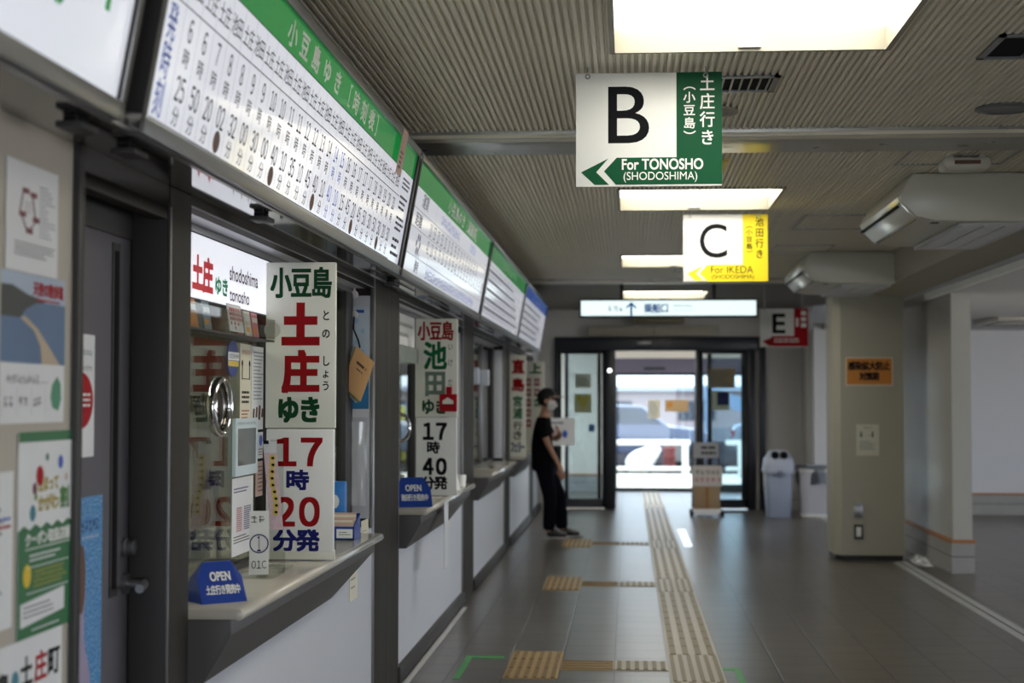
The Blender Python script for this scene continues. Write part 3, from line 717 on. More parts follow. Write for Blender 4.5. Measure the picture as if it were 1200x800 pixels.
# air conditioners hanging under the ceiling
ACW = mat('air_conditioner_plastic', (206, 204, 192), .28, var=.02)
GRILL = mat('air_conditioner_grille', (180, 180, 180), .35)
def aircon(x0, x1, y0, y1, label):
    t = thing('air_conditioner', label, 'air conditioner', ((x0 + x1) / 2, (y0 + y1) / 2, 2.47), 'ceiling air conditioners')
    zt = ZC - .004; zb = 2.475; w = x1 - x0
    prof = [(x1, zt), (x0 + .045, zt), (x0 + .012, zt - .045), (x0 - .02, zt - .10), (x0 - .028, zt - .135), (x0 - .012, zt - .165), (x0 + .06, zb + .025), (x0 + .16, zb), (x1 - .02, zb - .01), (x1, zb)]
    mb = MB(); mb.prism([(x, y0, z) for x, z in prof], (0, y1 - y0, 0), ACW); mb.build('body', t, bevel=.008)
    mb = MB(); mb.prism([(x0 - .026, y0 + .04, zt - .11), (x0 - .034, y0 + .04, zt - .128), (x0 - .018, y0 + .04, zt - .172), (x0 + .055, y0 + .04, zb + .018), (x0 + .055, y0 + .04, zb + .03), (x0 - .01, y0 + .04, zt - .15)], (0, y1 - y0 - .08, 0), mat('pale_louver', (222, 222, 216), .18, .25))
    mb.prism([(x0 - .036, y0 + .03, zt - .165), (x0 - .020, y0 + .03, zt - .185), (x0 - .012, y0 + .03, zt - .18), (x0 - .028, y0 + .03, zt - .158)], (0, y1 - y0 - .06, 0), INK)
    mb.box(x0 + .06, x0 + .075, y0 + .04, y1 - .04, zb + .012, zb + .022, INK); mb.build('louver', t, bevel=.003)
    mb = MB(); gx0 = x0 + .30; gx1 = x1 - .03
    mb.box(gx0, gx1, y0 + .06, y1 - .06, zb - .02, zb - .009, GRILL)
    for k in range(40): y = y0 + .07 + k * (y1 - y0 - .14) / 39; mb.box(gx0, gx1, y, y + .007, zb - .027, zb - .02, GRILL)
    for k in range(4): x = gx0 + .02 + k * (gx1 - gx0 - .04) / 3; mb.box(x, x + .006, y0 + .06, y1 - .06, zb - .028, zb - .02, GRILL)
    mb.build('intake_grille', t)
    mb = MB(); mb.box(x0 + .16, x0 + .2, y0 + .08, y0 + .14, zb - .004, zb + .003, DARKF); mb.build('indicator', t)
aircon(1.53, 2.25, 8.9, 10.4, 'white ceiling air conditioner nearest the camera')
aircon(1.50, 2.25, 13.55, 15.05, 'white ceiling air conditioner next to the pillar')
t = thing('cassette_air_conditioner', 'flat white cassette air conditioner in the lobby ceiling at the right edge', 'air conditioner', (4.6, 18.6, 2.38))
mb = MB(); mb.box(4.1, 5.2, 18.0, 19.2, 2.375, 2.419, EMW); mb.build('panel', t, bevel=.008)
mb = MB(); mb.box(4.2, 5.1, 18.05, 18.11, 2.37, 2.378, DARKF); mb.box(4.2, 5.1, 19.08, 19.14, 2.37, 2.378, DARKF); mb.box(4.16, 4.2, 18.1, 19.1, 2.37, 2.378, DARKF); mb.build('air_slot', t)
mb = MB(); mb.box(-.53, 1.25, 21.88, 22, 2.37, 2.51, CREAM); mb.box(.36, .37, 21.878, 21.88, 2.37, 2.51, DARKF); tag(mb.build('door_operator_box', bevel=.006), 'long beige box on the wall above the automatic doors', 'box')
mb = MB(); mb.box(.13, .33, 21.89, 21.94, 2.25, 2.30, STEEL); tag(mb.build('motion_sensor', bevel=.01), 'small grey motion sensor on the dark door header', 'sensor')
mb = MB(); mb.box(.10, .78, 21.7, 21.99, 2.54, 2.62, mat('olive_box', (120, 112, 84), .5)); tag(mb.build('junction_box', bevel=.005), 'small olive box on the wall just under the lit boarding sign', 'box')
# ================================================================ STANDING DESTINATION SIGNS ON THE LEDGES
IVORY = mat('ivory_sign_board', (226, 226, 214), .35, var=.03)
GREYG = mat('worn_grey_green_ink', (98, 118, 104), .5)
def tall_sign(label, y, xl, zb, s, px0, py0, Wp, Hp, split, pr):
    F = facing_cam(xl, y, zb); W = Wp / s; Hh = Hp / s
    t = thing('destination_sign', label, 'sign', (xl + W / 2, y, zb), 'tall destination signs on the counters')
    q = (py0 + Hp - split) / s if split else 0
    mb = MB(); mb.fbox(F, 0, W, q, Hh, -.022, 0, IVORY); mb.build('upper_panel', t, bevel=.004)
    if split:
        mb = MB(); mb.fbox(F, .006, W - .004, .03 if s > 300 else 0, q - .003, -.02, .006, WHITE); mb.build('time_panel', t, bevel=.003)
        mb = MB(); mb.fbox(F, .0, W, 0, .035, -.02, .0, IVORY); mb.build('foot', t, bevel=.002)
    f = lambda x, y_: ((x - px0) / s, (py0 + Hp - y_) / s)
    for st, x0, y0, x1, y1, m, kind, b in pr:
        mb = MB()
        a = f(x0, y1); c = f(x1, y0); d = .0075 if (split and y0 > split) else .001
        kw = dict(d=d, bold=b)
        if kind == 'e': mb.em(F, st, a[0], a[1], c[0], c[1], m, **kw)
        elif kind == 'v': mb.em(F, st, a[0], a[1], c[0], c[1], m, vert=True, **kw)
        elif kind == 's': mb.em(F, st, a[0], a[1], c[0], c[1], m, seg=True, **kw)
        else: mb.fit(F, st, a[0], a[1], c[0], c[1], m, **kw)
        mb.build('lettering', t)
    return t
DRED = mat('dark_red_ink', (146, 4, 10), .5, spec=.15)
tall_sign('tall white sign with red 土庄 and red 17:20, nearest the camera', 5.65, -1.295, .912, 331, 312, 303, 84, 352, 500,
 [('小豆島', 318, 310, 391, 346, GREEN, 'e', .003), ('土', 331, 351, 377, 402, DRED, 'f', .010), ('庄', 331, 407, 377, 459, DRED, 'f', .007), ('ゆき', 326, 463, 379, 494, GREEN, 'e', .004),
  ('と', 379.5, 360, 389.5, 373, INK, 'e', .0006), ('の', 379.5, 382, 389.5, 394, INK, 'e', .0006), ('し', 379.5, 414, 389.5, 427, INK, 'e', .0006), ('ょ', 379.5, 429, 389.5, 441, INK, 'e', .0006), ('う', 379.5, 444, 389.5, 456, INK, 'e', .0006),
  ('17', 322, 511, 384, 545, DRED, 's', .004), ('時', 338, 550, 365, 573, NAVY, 'e', .003), ('20', 322, 581, 381, 616, DRED, 's', .004), ('分発', 323, 620, 378, 645, NAVY, 'e', .003)])
tall_sign('tall white sign with green 池田 and black 17:40 on the second counter', 9.55, -1.273, .912, 195.8, 487, 373, 50, 208, 489,
 [('小豆島', 490, 377, 532, 399, DRED, 'e', .003), ('池', 496.5, 400, 524.5, 433, GREEN2, 'f', .005), ('田', 498.5, 435.6, 522.5, 464.5, GREYG, 'f', .006), ('ゆき', 494, 468, 526, 486, GREEN, 'e', .003),
  ('い', 525.5, 402, 531.5, 411, INK, 'e', 0), ('け', 525.5, 420, 531.5, 430, INK, 'e', 0), ('だ', 525.5, 444, 531.5, 453, INK, 'e', 0),
  ('17', 495, 495.5, 526, 516, INK, 's', .005), ('時', 501, 518, 516, 532, INK, 'e', .003), ('40', 495, 537, 526, 557, INK, 's', .005), ('分発', 495, 559, 525, 574, INK, 'e', .003)])
tall_sign('tall white sign with red 直島 beside the standing person', 16.5, -1.22, .905, 113, 596, 415, 20, 119, None,
 [('直', 599, 420, 614, 437, DRED, 'f', .006), ('島', 599, 442, 614, 458, DRED, 'f', .006), ('宮', 600.5, 463, 611.5, 476, GREEN2, 'f', .004), ('浦', 600.5, 477, 611.5, 490, GREEN2, 'f', .004),
  ('行', 601, 493, 611, 503, INK, 'f', .002), ('き', 601, 504, 611, 514, INK, 'f', .002), ('フェリー', 598, 517, 614, 529, NAVY, 'f', .004)])
tall_sign('tall white sign with a green top character behind the standing person', 18.6, -1.2, .905, 100.5, 612, 420, 24, 104, None,
 [('上', 618, 422, 632, 434, GREEN2, 'f', .006)] + [('口', 614, 440 + 12 * k, 620, 449 + 12 * k, DRED, 'f', .008) for k in range(5)] + [('口', 624, 440 + 12 * k, 630, 449 + 12 * k, GREEN2 if k > 1 else DRED, 'f', .008) for k in range(3)])

# ================================================================ FIRST COUNTER WINDOW
SIGNW = mat('lit_window_sign', (236, 238, 248), .3, emit=.6, var=.01)
LRED = mat('lit_red', (196, 30, 48), .4, emit=.25); LGRN = mat('lit_green', (30, 128, 84), .4, emit=.2); LPUR = mat('lit_plum', (70, 24, 62), .4, emit=.05)
t = thing('lit_window_sign', 'lit white sign 土庄ゆき shodoshima tonosho above the nearest counter window', 'lit sign', (-1.31, 5.1, 1.78))
F = on_wall(-1.305, 4.395, 1.785); L_ = 1.42
mb = MB(); mb.fbox(F, 0, L_, 0, .20, -.02, -.004, DARKF); mb.build('case', t)
mb = MB(); mb.fbox(F, .0, L_ - .01, .005, .20, -.004, 0, SIGNW); mb.build('lit_face', t)
mb = MB(); f0 = .36
mb.em(F, '土庄', .315, .028, .552, .132, LRED, bold=.0065); mb.em(F, 'ゆき', .575, .03, .75, .09, LGRN, bold=.0025)
mb.fit(F, 'shodoshima', .765, .09, 1.167, .14, LPUR, bold=.001); mb.fit(F, 'tonosho', .767, .022, 1.04, .066, LPUR, bold=.001)
mb.build('lettering', t)
# pamphlet rack with pamphlets
ACRY = glassmat('clear_acrylic', (240, 242, 240), .12)
t = thing('pamphlet_rack', 'clear wall rack of pamphlets below the lit 土庄ゆき sign', 'rack', (-1.28, 5.0, 1.69))
mb = MB(); mb.box(-1.327, -1.25, 4.42, 5.60, 1.692, 1.698, ACRY); mb.box(-1.253, -1.25, 4.42, 5.60, 1.698, 1.765, ACRY); mb.box(-1.327, -1.25, 4.42, 4.424, 1.698, 1.765, ACRY); mb.box(-1.327, -1.25, 5.596, 5.6, 1.698, 1.765, ACRY); mb.build('clear_tray', t)
mb = MB(); mb.box(-1.327, -1.252, 4.42, 5.60, 1.686, 1.692, DARKF); mb.lathe((-1.26, 5.6, 1.73), (0, 1, 0), [(.03, 0), (.03, .006)], EMW, 16); mb.build('base_strip', t)
cols = [((150, 60, 96), 'folded pink pamphlet'), ((196, 120, 60), 'orange and white pamphlet'), ((120, 136, 150), 'grey blue pamphlet'), ((224, 196, 190), 'white timetable leaflet with red columns'), ((150, 72, 52), 'brown pamphlet'), ((210, 206, 200), 'pale pamphlet'), ((206, 130, 140), 'slanted pink pamphlet')]
ysl = [4.50, 4.70, 4.86, 5.08, 5.27, 5.40, 5.50]
for (c, nm), y in zip(cols, ysl):
    big = 'timetable' in nm; w = .11 if big else .055; hh = .078 if big else .075
    pm = mat('pamphlet_' + str(c[0]) + str(c[1]), c, .4, var=.35, scale=30)
    tl = .03 if 'slanted' in nm else 0; PUR_ = mat('pale_red_print', (190, 90, 90), .5)
    F = Frame((-1.30 + (.04 if big else 0), y - w + .02, 1.70), (0, 1, 0), (-.15, tl * 4, 1)); mb = MB(); hh *= 1.15
    mb.fbox(F, 0, 2 * w * .8, 0, hh, 0, .004, pm if not big else PAPER)
    if big:
        for k in range(7):
            for q in range(random.choice((3, 4, 5))): mb.quad(F, .012 + k * .023, .027 + k * .023, hh - .024 - q * .015, hh - .013 - q * .015, .005, RED if k < 3 else PUR_)
    else:
        mb.quad(F, .008, 2 * w * .75, hh * .6, hh * .8, .005, PAPER); mb.quad(F, .01, w, hh * .15, hh * .35, .005, mat('amber_print', (220, 150, 50), .5))
    tag(mb.build('pamphlet'), nm + ' standing in the rack', 'pamphlet', 'pamphlets in the clear rack')
# stickers and notices on the glass (outer face at x = -1.327)
GX = -1.3265
def on_glass(name, y0, y1, z0, z1, m, label, draw=None, cat='notice', th=.0015, x=GX, group='papers on the counter glass'):
    F = on_wall(x, y0, z0); mb = MB(); mb.fbox(F, 0, y1 - y0, 0, z1 - z0, 0, th, m)
    if draw: draw(mb, F, y1 - y0, z1 - z0, th + .0006)
    return tag(mb.build(name), label, cat, group)
def d1_(mb, F, w, h, d):
    mb.lines(F, .02, h * .86, w - .02, h * .94, 1, RED, .7, d=d, ragged=0)
    for a in (.12, .8): mb.quad(F, w * a, w * a + .012, h * .55, h * .74, d, INK); mb.disc(F, w * a + .006, h * .755, .012, .012, d, INK, 10)
    mb.quad(F, w * .15, w * .85, h * .555, h * .565, d, INK)
    mb.lines(F, .02, h * .24, w - .02, h * .42, 3, INK, .5, d=d, ragged=.1); mb.lines(F, .02, h * .05, w - .02, h * .18, 3, RED, .35, d=d)
on_glass('distancing_notice', 5.40, 5.555, 1.40, 1.675, PAPER2, 'cream notice with two small figures on the nearest counter glass', d1_)
def d2_(mb, F, w, h, d):
    mb.lines(F, .03, h * .35, w - .02, h * .95, 14, LINE, .3, d=d, ragged=.4)
    for k in range(4): mb.tube([F(.02 + k * .045, h * (.12 + .03 * (k % 2)), d), F(.03 + k * .045, h * (.25 + .02 * (k % 3)), d)], .005, BROWN, 5)
on_glass('notice_sheet', 5.565, 5.78, 1.375, 1.672, PAPER, 'long white notice with grey lines hanging beside the tall 17:20 sign', d2_)
def d3_(mb, F, w, h, d):
    mb.quad(F, .03, w - .03, .035, h - .035, d, mat('grey_screen', (104, 110, 112), .12)); mb.lines(F, .03, h - .022, w - .03, h - .012, 1, LINE, .8, d=d, ragged=0)
on_glass('display_frame', 5.30, 5.62, 1.222, 1.418, mat('pale_blue_frame', (206, 222, 228), .35), 'pale blue rectangular frame with grey centre on the counter glass', d3_, 'frame', .012)
def d4_(mb, F, w, h, d):
    mb.lines(F, .02, h * .8, w - .05, h * .88, 2, NAVY, .4, d=d); mb.lines(F, .06, h * .3, w * .45, h * .62, 12, RED, .5, d=d, ragged=0); mb.lines(F, w * .55, h * .3, w * .9, h * .62, 12, NAVY, .5, d=d, ragged=0)
    mb.lines(F, .02, h * .15, w - .05, h * .26, 3, INK, .35, d=d)
on_glass('fare_list', 5.30, 5.60, .952, 1.215, PAPER, 'white fare list with two columns of tiny print, under the pale blue frame', d4_, x=GX)
def d5_(mb, F, w, h, d):
    mb.disc(F, w * .5, h * .68, .025, .02, d, LBLUE, 12); mb.lines(F, .03, h * .1, w - .03, h * .4, 3, BROWN, .35, d=d)
on_glass('small_card', 5.64, 5.78, 1.27, 1.365, PAPER, 'small white card with a blue mark beside the pale blue frame', d5_)
def d6_(mb, F, w, h, d): mb.lines(F, .03, h * .1, w - .03, h * .9, 7, BROWN, .35, d=d)
on_glass('small_leaflet', 5.64, 5.79, 1.135, 1.26, PINK, 'small beige leaflet under the white card with the blue mark', d6_)
t = thing('oval_sticker', 'blue and yellow oval sticker with a white band on the counter glass', 'sticker', (GX, 5.30, 1.565))
F = on_wall(GX, 5.30, 1.62)
mb = MB(); mb.disc(F, 0, 0, .075, .062, .001, mat('sticker_blue', (34, 64, 140), .4), 28); mb.build('blue_oval', t)
mb = MB(); mb.quad(F, -.07, .07, -.026, -.008, .002, YELT); mb.quad(F, -.074, .078, -.006, .022, .0025, PAPER); mb.lines(F, -.06, .0, .065, .016, 1, INK, .8, d=.0035, ragged=0); mb.build('print', t)
t = thing('round_mirror', 'round chrome framed mirror on a stub arm, fixed to the counter glass', 'mirror', (-1.22, 5.17, 1.36))
n_ = V((.62, -.60, .1))
mb = MB(); mb.ring((-1.25, 4.84, 1.46), (1, -.06, .0), .082, .011, CHROME, 40, 12, 1.4); mb.build('chrome_rim', t, True)
mb = MB(); mb.lathe((-1.25, 4.84, 1.46), (1, -.06, .0), [(.08, -.012), (.078, -.006), (.06, .0), (.03, .004), (0, .005)], mat('dark_mirror', (120, 112, 98), .08, 1.0), 32); mb.build('mirror_face', t, True)
mb = MB(); mb.lathe((-1.327, 4.98, 1.468), (1, -.1, 0), [(.032, 0), (.034, .012), (.026, .02), (.026, .045), (.03, .05), (.018, .065)], CHROME, 20); mb.tube([(-1.265, 4.97, 1.468), (-1.27, 4.87, 1.46)], .008, CHROME); mb.build('arm', t, True)
# curled clear sheet behind the mirror
mb = MB(); vs = []; n = 10
for k in range(n + 1):
    q = k / n; vs += [(-1.375 + .03 * math.sin(q * 2.6), 4.92 + .30 * q, 1.655 - .02 * q), (-1.375 + .012 * math.sin(q * 3), 5.04 + .16 * q, 1.36)]
mb.add(vs, [(2 * k, 2 * k + 1, 2 * k + 3, 2 * k + 2) for k in range(n)], glassmat('milky_sheet', (196, 196, 186), 2.0))
tag(mb.build('thin_sheet', smooth=True), 'curled translucent plastic sheet behind the glass and the chrome mirror', 'sheet')

# things on the first ledge (top z = .908)
BLUEP = mat('royal_blue_plastic', (18, 60, 150), .3)
def open_tent(x, y, s, label, rot, text):
    t = thing('open_sign', label, 'sign', (x, y, .908), 'blue tent signs on the ledges')
    c, sn = math.cos(rot), math.sin(rot); T = lambda a, b, z: V((x + a * c - b * sn, y + a * sn + b * c, .908 + z))
    w, d, h = .155 * s, .062 * s, .125 * s
    mb = MB(); mb.add([T(-w / 2, -d, 0), T(w / 2, -d, 0), T(w / 2, d, 0), T(-w / 2, d, 0), T(-w / 2 + .03 * s, -.004, h), T(w / 2 - .03 * s, -.004, h), T(w / 2 - .03 * s, .004, h), T(-w / 2 + .03 * s, .004, h), T(-w / 2, -.024 * s, h * .62), T(w / 2, -.024 * s, h * .62), T(w / 2, .024 * s, h * .62), T(-w / 2, .024 * s, h * .62)],
                    [(0, 1, 9, 5, 4, 8), (2, 3, 11, 7, 6, 10), (0, 8, 11, 3), (8, 4, 7, 11), (1, 2, 10, 9), (9, 10, 6, 5), (4, 5, 6, 7), (3, 2, 1, 0)], BLUEP); mb.build('tent_body', t)
    F = Frame(T(-w / 2, -d, 0), T(1, 0, 0) - T(0, 0, 0), T(0, -.004, h) - T(0, -d, 0))
    L2 = (h * h + d * d) ** .5; mb = MB()
    mb.fit(F, 'OPEN', w * .27, L2 * .52, w * .73, L2 * .74, WHITE, d=.002 * s, bold=.001 * s); mb.em(F, text, w * .13, L2 * .2, w * .9, L2 * .42, WHITE, d=.002 * s, bold=.0008 * s); mb.build('lettering', t)
open_tent(-1.17, 4.50, .9, 'blue tent sign reading OPEN at the near end of the nearest ledge', .72, '土庄行き発売中')
t = thing('number_stand', 'small white standing card with a circled number 1 on the nearest ledge', 'sign', (-1.19, 5.12, .908))
F = Frame((-1.218, 5.10, .917), (1, .25, 0), (0, 0, 1)); mb = MB(); mb.fbox(F, 0, .062, 0, .205, -.004, 0, WHITE); mb.build('card', t)
mb = MB(); mb.box(-1.27, -1.135, 5.06, 5.24, .908, .916, ACRY); mb.tube([(-1.13, 5.22, .912), (-1.13, 5.22, .98)], .004, ACRY); mb.build('base', t)
mb = MB(); mb.lines(F, .004, .165, .058, .192, 1, INK, .8, d=.001, ragged=0)
mb.build('print', t); mb = MB(); mb.ring(F(.031, .10, .002), F.n, .029, .0018, NAVY, 28, 6); mb.fit(F, fw('1'), .025, .075, .037, .125, NAVY, d=.001)
mb.build('print', t); mb = MB(); mb.em(F, '01C', .006, .02, .056, .045, INK, d=.001, seg=True); mb.build('print', t)
t = thing('leaflet_stand', 'clear acrylic stand holding a slim pink leaflet, in front of the tall 17:20 sign', 'stand', (-1.205, 5.35, .908))
mb = MB(); mb.box(-1.25, -1.15, 5.33, 5.46, .908, .914, ACRY); mb.box(-1.215, -1.17, 5.385, 5.39, .914, 1.345, ACRY); mb.build('acrylic_holder', t)
F = Frame((-1.213, 5.38, 1.04), (1, 0, 0), (-.09, 0, 1)); mb = MB(); mb.fbox(F, 0, .045, 0, .30, 0, .002, mat('pink_pattern_paper', (222, 196, 206), .5, var=.25, scale=60)); mb.fbox(F, 0, .045, .262, .30, .002, .003, PAPER)
for k in range(9): mb.disc(F, .024 + .004 * math.sin(k), .06 + k * .023, .011, .012, .0036, YELT, 8); mb.disc(F, .026 + .004 * math.sin(k), .06 + k * .023, .006, .005, .0042, INK, 6)
mb.fbox(F, .002, .02, .292, .304, .002, .006, INK); mb.build('leaflet', t)
t = thing('card_box', 'blue open box of white cards at the far end of the nearest ledge', 'box', (-1.16, 6.6, .908))
F = Frame((-1.235, 6.50, .908), (1, .0, 0), (0, 0, 1)); mb = MB()
W, D = .118, .15
for q in ((0, W, 0, .055, -.004, 0), (0, W, 0, .10, -D, -D + .004), (0, W, 0, .004, -D, 0)): mb.fbox(F, *q, BLUEP)
for x in (0, W - .004): mb.prism([F(x, 0, 0), F(x, .055, 0), F(x, .10, -D), F(x, 0, -D)], F.u * .004, BLUEP)
mb.build('box_body', t); mb = MB(); mb.fbox(F, .045, W - .006, .008, .045, 0, .001, PAPER); mb.lines(F, .055, .018, W - .012, .036, 2, LINE, .4, d=.0016); mb.build('front_label', t)
mb = MB()
for k in range(9): mb.fbox(F, .01 + .002 * (k % 3), W - .012, .01, .072 + .004 * (k % 3) + k * .003, -.02 - k * .013, -.0175 - k * .013, PAPER2 if k % 2 else PINK)
mb.build('cards', t)
t = thing('blue_packet', 'bright blue packet standing behind the card box', 'packet', (-1.245, 6.8, .908))
F = Frame((-1.30, 6.78, .908), (1, 0, 0), (0, 0, 1)); mb = MB(); mb.fbox(F, 0, .095, 0, .225, -.05, 0, mat('bright_blue_pack', (40, 120, 200), .35, var=.25, scale=30)); mb.build('packet_body', t, bevel=.006)
mb = MB(); mb.disc(F, .05, .14, .02, .03, .002, PAPER, 12); mb.lines(F, .02, .05, .075, .09, 2, PAPER, .4, d=.002); mb.build('print', t)
# jamb: hooks, envelopes, light blue poster, clear sheet
jy = 7.534
for z, lab in ((1.985, 'upper white hook on the post beside the tall 17:20 sign'), (1.89, 'lower white hook on the post, with a black cord')):
    t = None; mb = MB(); mb.lathe((-1.297, jy - .001, z), (0, -1, 0), [(.018, 0), (.018, .005), (.012, .01), (0, .012)], WHITE, 16); mb.prism([(-1.309, jy - .006, z), (-1.285, jy - .006, z), (-1.297, jy - .006, z + .04)], (0, -.004, 0), WHITE)
    tag(mb.build('wall_hook', smooth=False), lab, 'hook', 'white hooks on the post')
t = thing('envelope_bundle', 'bundle of orange and grey envelopes hanging on a black cord from the hook', 'envelopes', (-1.23, 7.45, 1.55))
mb = MB(); mb.tube([(-1.297, 7.52, 1.88), (-1.298, 7.51, 1.82), (-1.27, 7.49, 1.76), (-1.262, 7.48, 1.73)], .004, INK, 6); mb.build('cord', t, True)
env = [mat('envelope_orange', (236, 184, 128), .6), mat('envelope_green', (150, 150, 70), .6), mat('envelope_grey', (150, 160, 160), .6), PAPER]
for k, (dx, rz) in enumerate(((0, .42), (-.008, .36), (-.014, .30), (-.02, .22))):
    a = math.pi * .22 + .1 * k; u = V((math.cos(-.75 - .1 * k), .15, math.sin(-.75 - .1 * k))); v = V((-.12, .03 , -1)).normalized() * -1
    F = Frame((-1.272 + dx, 7.44 + .012 * k, 1.735), (.72, -.1, -.62 - .04 * k), (.34, 0.02, .94))
    mb = MB(); mb.fbox(F, 0, .118, -.195, 0, -.004, 0, env[k])
    if k == 0: mb.lines(F, .03, -.07, .09, -.045, 1, BROWN, .5, d=.001, ragged=0); mb.lines(F, .04, -.09, .08, -.075, 1, BROWN, .4, d=.001, ragged=0)
    mb.build('envelope', t)
F = facing_cam(-1.312, jy - .002, 1.60); mb = MB(); PB = mat('pale_blue_poster', (206, 220, 236), .5, var=.06, scale=20)
mb.fbox(F, .0, .085, -.16, .33, 0, .001, PB); mb.fbox(F, .0, .085, -.16, .0, .001, .002, mat('poster_blue', (34, 122, 178), .5)); mb.fbox(F, .002, .085, -.2, -.16, 0, .0015, PAPER)
for k in range(5): mb.disc(F, .025 + .03 * (k % 2), .06 + .05 * k, .010, .013, .002, mat('water_blue', (170, 204, 234), .5), 12)
mb.lines(F, .012, -.12, .07, -.02, 5, PAPER, .2, d=.003); mb.lines(F, .01, .29, .07, .32, 1, LBLUE, .5, d=.002, ragged=0)
tag(mb.build('blue_poster'), 'tall light blue poster on the post beside the hanging envelopes', 'poster')
F = facing_cam(-1.31, jy - .004, .98); mb = MB(); vs = []
for k in range(9):
    for q in range(7): vs.append(F(.004 + .075 * q / 6, .40 * k / 8, .004 + .010 * random.random()))
mb.add(vs, [(k * 7 + q, k * 7 + q + 1, k * 7 + q + 8, k * 7 + q + 7) for k in range(8) for q in range(6)], mat('shiny_clear_film', (226, 228, 234), .08, spec=.9, coat=.8))
tag(mb.build('plastic_film', smooth=True), 'shiny wrinkled clear film hanging under the light blue poster', 'film')
for y0, z0, z1, lab in ((6.92, .60, .86, 'narrow beige paper taped under the right end of the nearest ledge'), (7.22, .75, .93, 'small beige paper taped at the right end of the nearest counter panel')):
    on_glass('taped_paper', y0, y0 + .2, z0, z1, PAPER2, lab, lambda mb, F, w, h, d: mb.lines(F, .03, .04, w - .03, h - .04, 5, LINE, .2, d=d), 'paper', x=WX + .001, group='papers taped to counter fronts')

for y, lab in ((3.12, 'small dark bracket under the board housing above the posters'), (3.46, 'small dark bracket under the board housing by the grey door'), (4.75, 'small dark bracket under the board housing above the lit 土庄 sign'), (7.4, 'small dark bracket under the board housing by the white hooks')):
    mb = MB(); mb.box(-1.13, -1.075, y - .05, y + .05, 2.02, 2.033, DARKF); mb.box(-1.12, -1.09, y - .035, y + .035, 2.033, 2.045, INK); tag(mb.build('shutter_bracket', bevel=.002), lab, 'bracket', 'brackets under the board housing')
# inside the office behind the first window
t = thing('desk_microphone', 'black curved microphone standing behind the nearest counter glass', 'microphone', (-1.42, 5.25, .9))
mb = MB(); mb.tube([(-1.40, 5.42, .92), (-1.40, 5.41, 1.10), (-1.40, 5.36, 1.19), (-1.40, 5.29, 1.21), (-1.40, 5.22, 1.19)], .010, INK); mb.build('gooseneck', t, True)
mb = MB(); mb.lathe((-1.40, 5.42, .908), (0, 0, 1), [(.05, 0), (.06, .02), (.04, .03)], INK); mb.build('base', t, True)
mb = MB(); mb.box(-1.9, -1.5, 4.3, 11.4, .86, .905, LEDGE); tag(mb.build('office_counter', bevel=.004), 'beige office worktop running behind the counter windows', 'worktop')
t = thing('office_phone', 'dark desk phone with a curled cord behind the nearest counter glass', 'telephone', (-1.6, 5.65, .905))
mb = MB(); mb.box(-1.68, -1.52, 5.55, 5.77, .905, .96, INK); mb.build('phone_base', t, bevel=.012); mb = MB(); mb.tube([(-1.6, 5.55, .985), (-1.6, 5.6, 1.0), (-1.6, 5.73, 1.0), (-1.6, 5.77, .985)], [.026, .018, .018, .026], INK); mb.build('handset', t, True)
CAB = mat('office_cabinet_grey_green', (168, 174, 156), .5)
for k in range(4):
    y = 5.0 + k * .92; t = thing('filing_cabinet', ('grey green filing cabinet seen through the nearest counter window', 'grey green filing cabinet, second behind the counter glass', 'grey green filing cabinet, third behind the counter glass', 'grey green filing cabinet, deepest seen behind the glass')[k], 'cabinet', (-3.0, y + .45, 0), 'office filing cabinets')
    mb = MB(); mb.box(-3.3, -2.8, y, y + .9, 0, 1.42, CAB); mb.build('cabinet_body', t, bevel=.006)
    for j in range(4):
        mb = MB(); mb.box(-2.8, -2.785, y + .03, y + .87, .06 + j * .34, .36 + j * .34, CAB); dr = mb.build('drawer', t, bevel=.004)
        mb = MB(); mb.box(-2.785, -2.765, y + .35, y + .55, .26 + j * .34, .28 + j * .34, STEEL); mb.build('handle', dr)
mb = MB(); mb.box(-3.2, -2.9, 5.3, 6.1, 1.42, 1.5, mat('orange_tray', (204, 140, 84), .5)); tag(mb.build('document_tray', bevel=.005), 'orange tray on top of the office cabinet', 'tray')
t = thing('office_fill_light', 'added strip light that brightens the office behind the counter windows', 'ceiling light', (-2.6, 6, 2.45))  # lamp added to light the office seen through the glass
mb = MB(); mb.box(-2.75, -2.45, 4.2, 8.2, 2.452, 2.499, WHITE); mb.build('light_body', t); mb = MB(); mb.box(-2.72, -2.48, 4.25, 8.15, 2.445, 2.452, mat('office_fill_glow', (250, 250, 240), .5, emit=26.0)); mb.build('diffuser', t)

# ================================================================ SECOND COUNTER
t = thing('lit_window_sign', 'small white sign above the second counter window', 'sign', (-1.31, 9.0, 1.78)); F = on_wall(-1.305, 8.36, 1.80)
mb = MB(); mb.fbox(F, 0, 1.40, 0, .19, -.05, -.004, DARKF); mb.build('case', t); mb = MB(); mb.fbox(F, 0, 1.39, .005, .185, -.004, 0, WHITE); mb.build('face', t)
mb = MB(); mb.em(F, 'ゆき', .28, .05, .62, .12, GREEN); mb.build('lettering', t); mb = MB(); mb.lines(F, .7, .11, 1.3, .14, 1, INK, .8, ragged=0); mb.lines(F, .7, .05, 1.1, .08, 1, INK, .8, ragged=0); mb.build('lettering', t)
mb = MB(); mb.box(-1.325, -1.255, 8.4, 9.55, 1.70, 1.79, mat('smoky_acrylic', (150, 158, 150), .25)); tag(mb.build('wall_rack', bevel=.003), 'empty smoky clear rack on the second counter window', 'rack')
def dn(c): return lambda mb, F, w, h, d: (mb.quad(F, 0, w, h * .75, h, d, c), mb.lines(F, .03, .03, w - .03, h * .7, 7, LINE, .3, d=d))
on_glass('notice_sheet', 8.80, 9.18, 1.28, 1.67, PAPER, 'white notice with a pink heading on the second counter glass', dn(PINK))
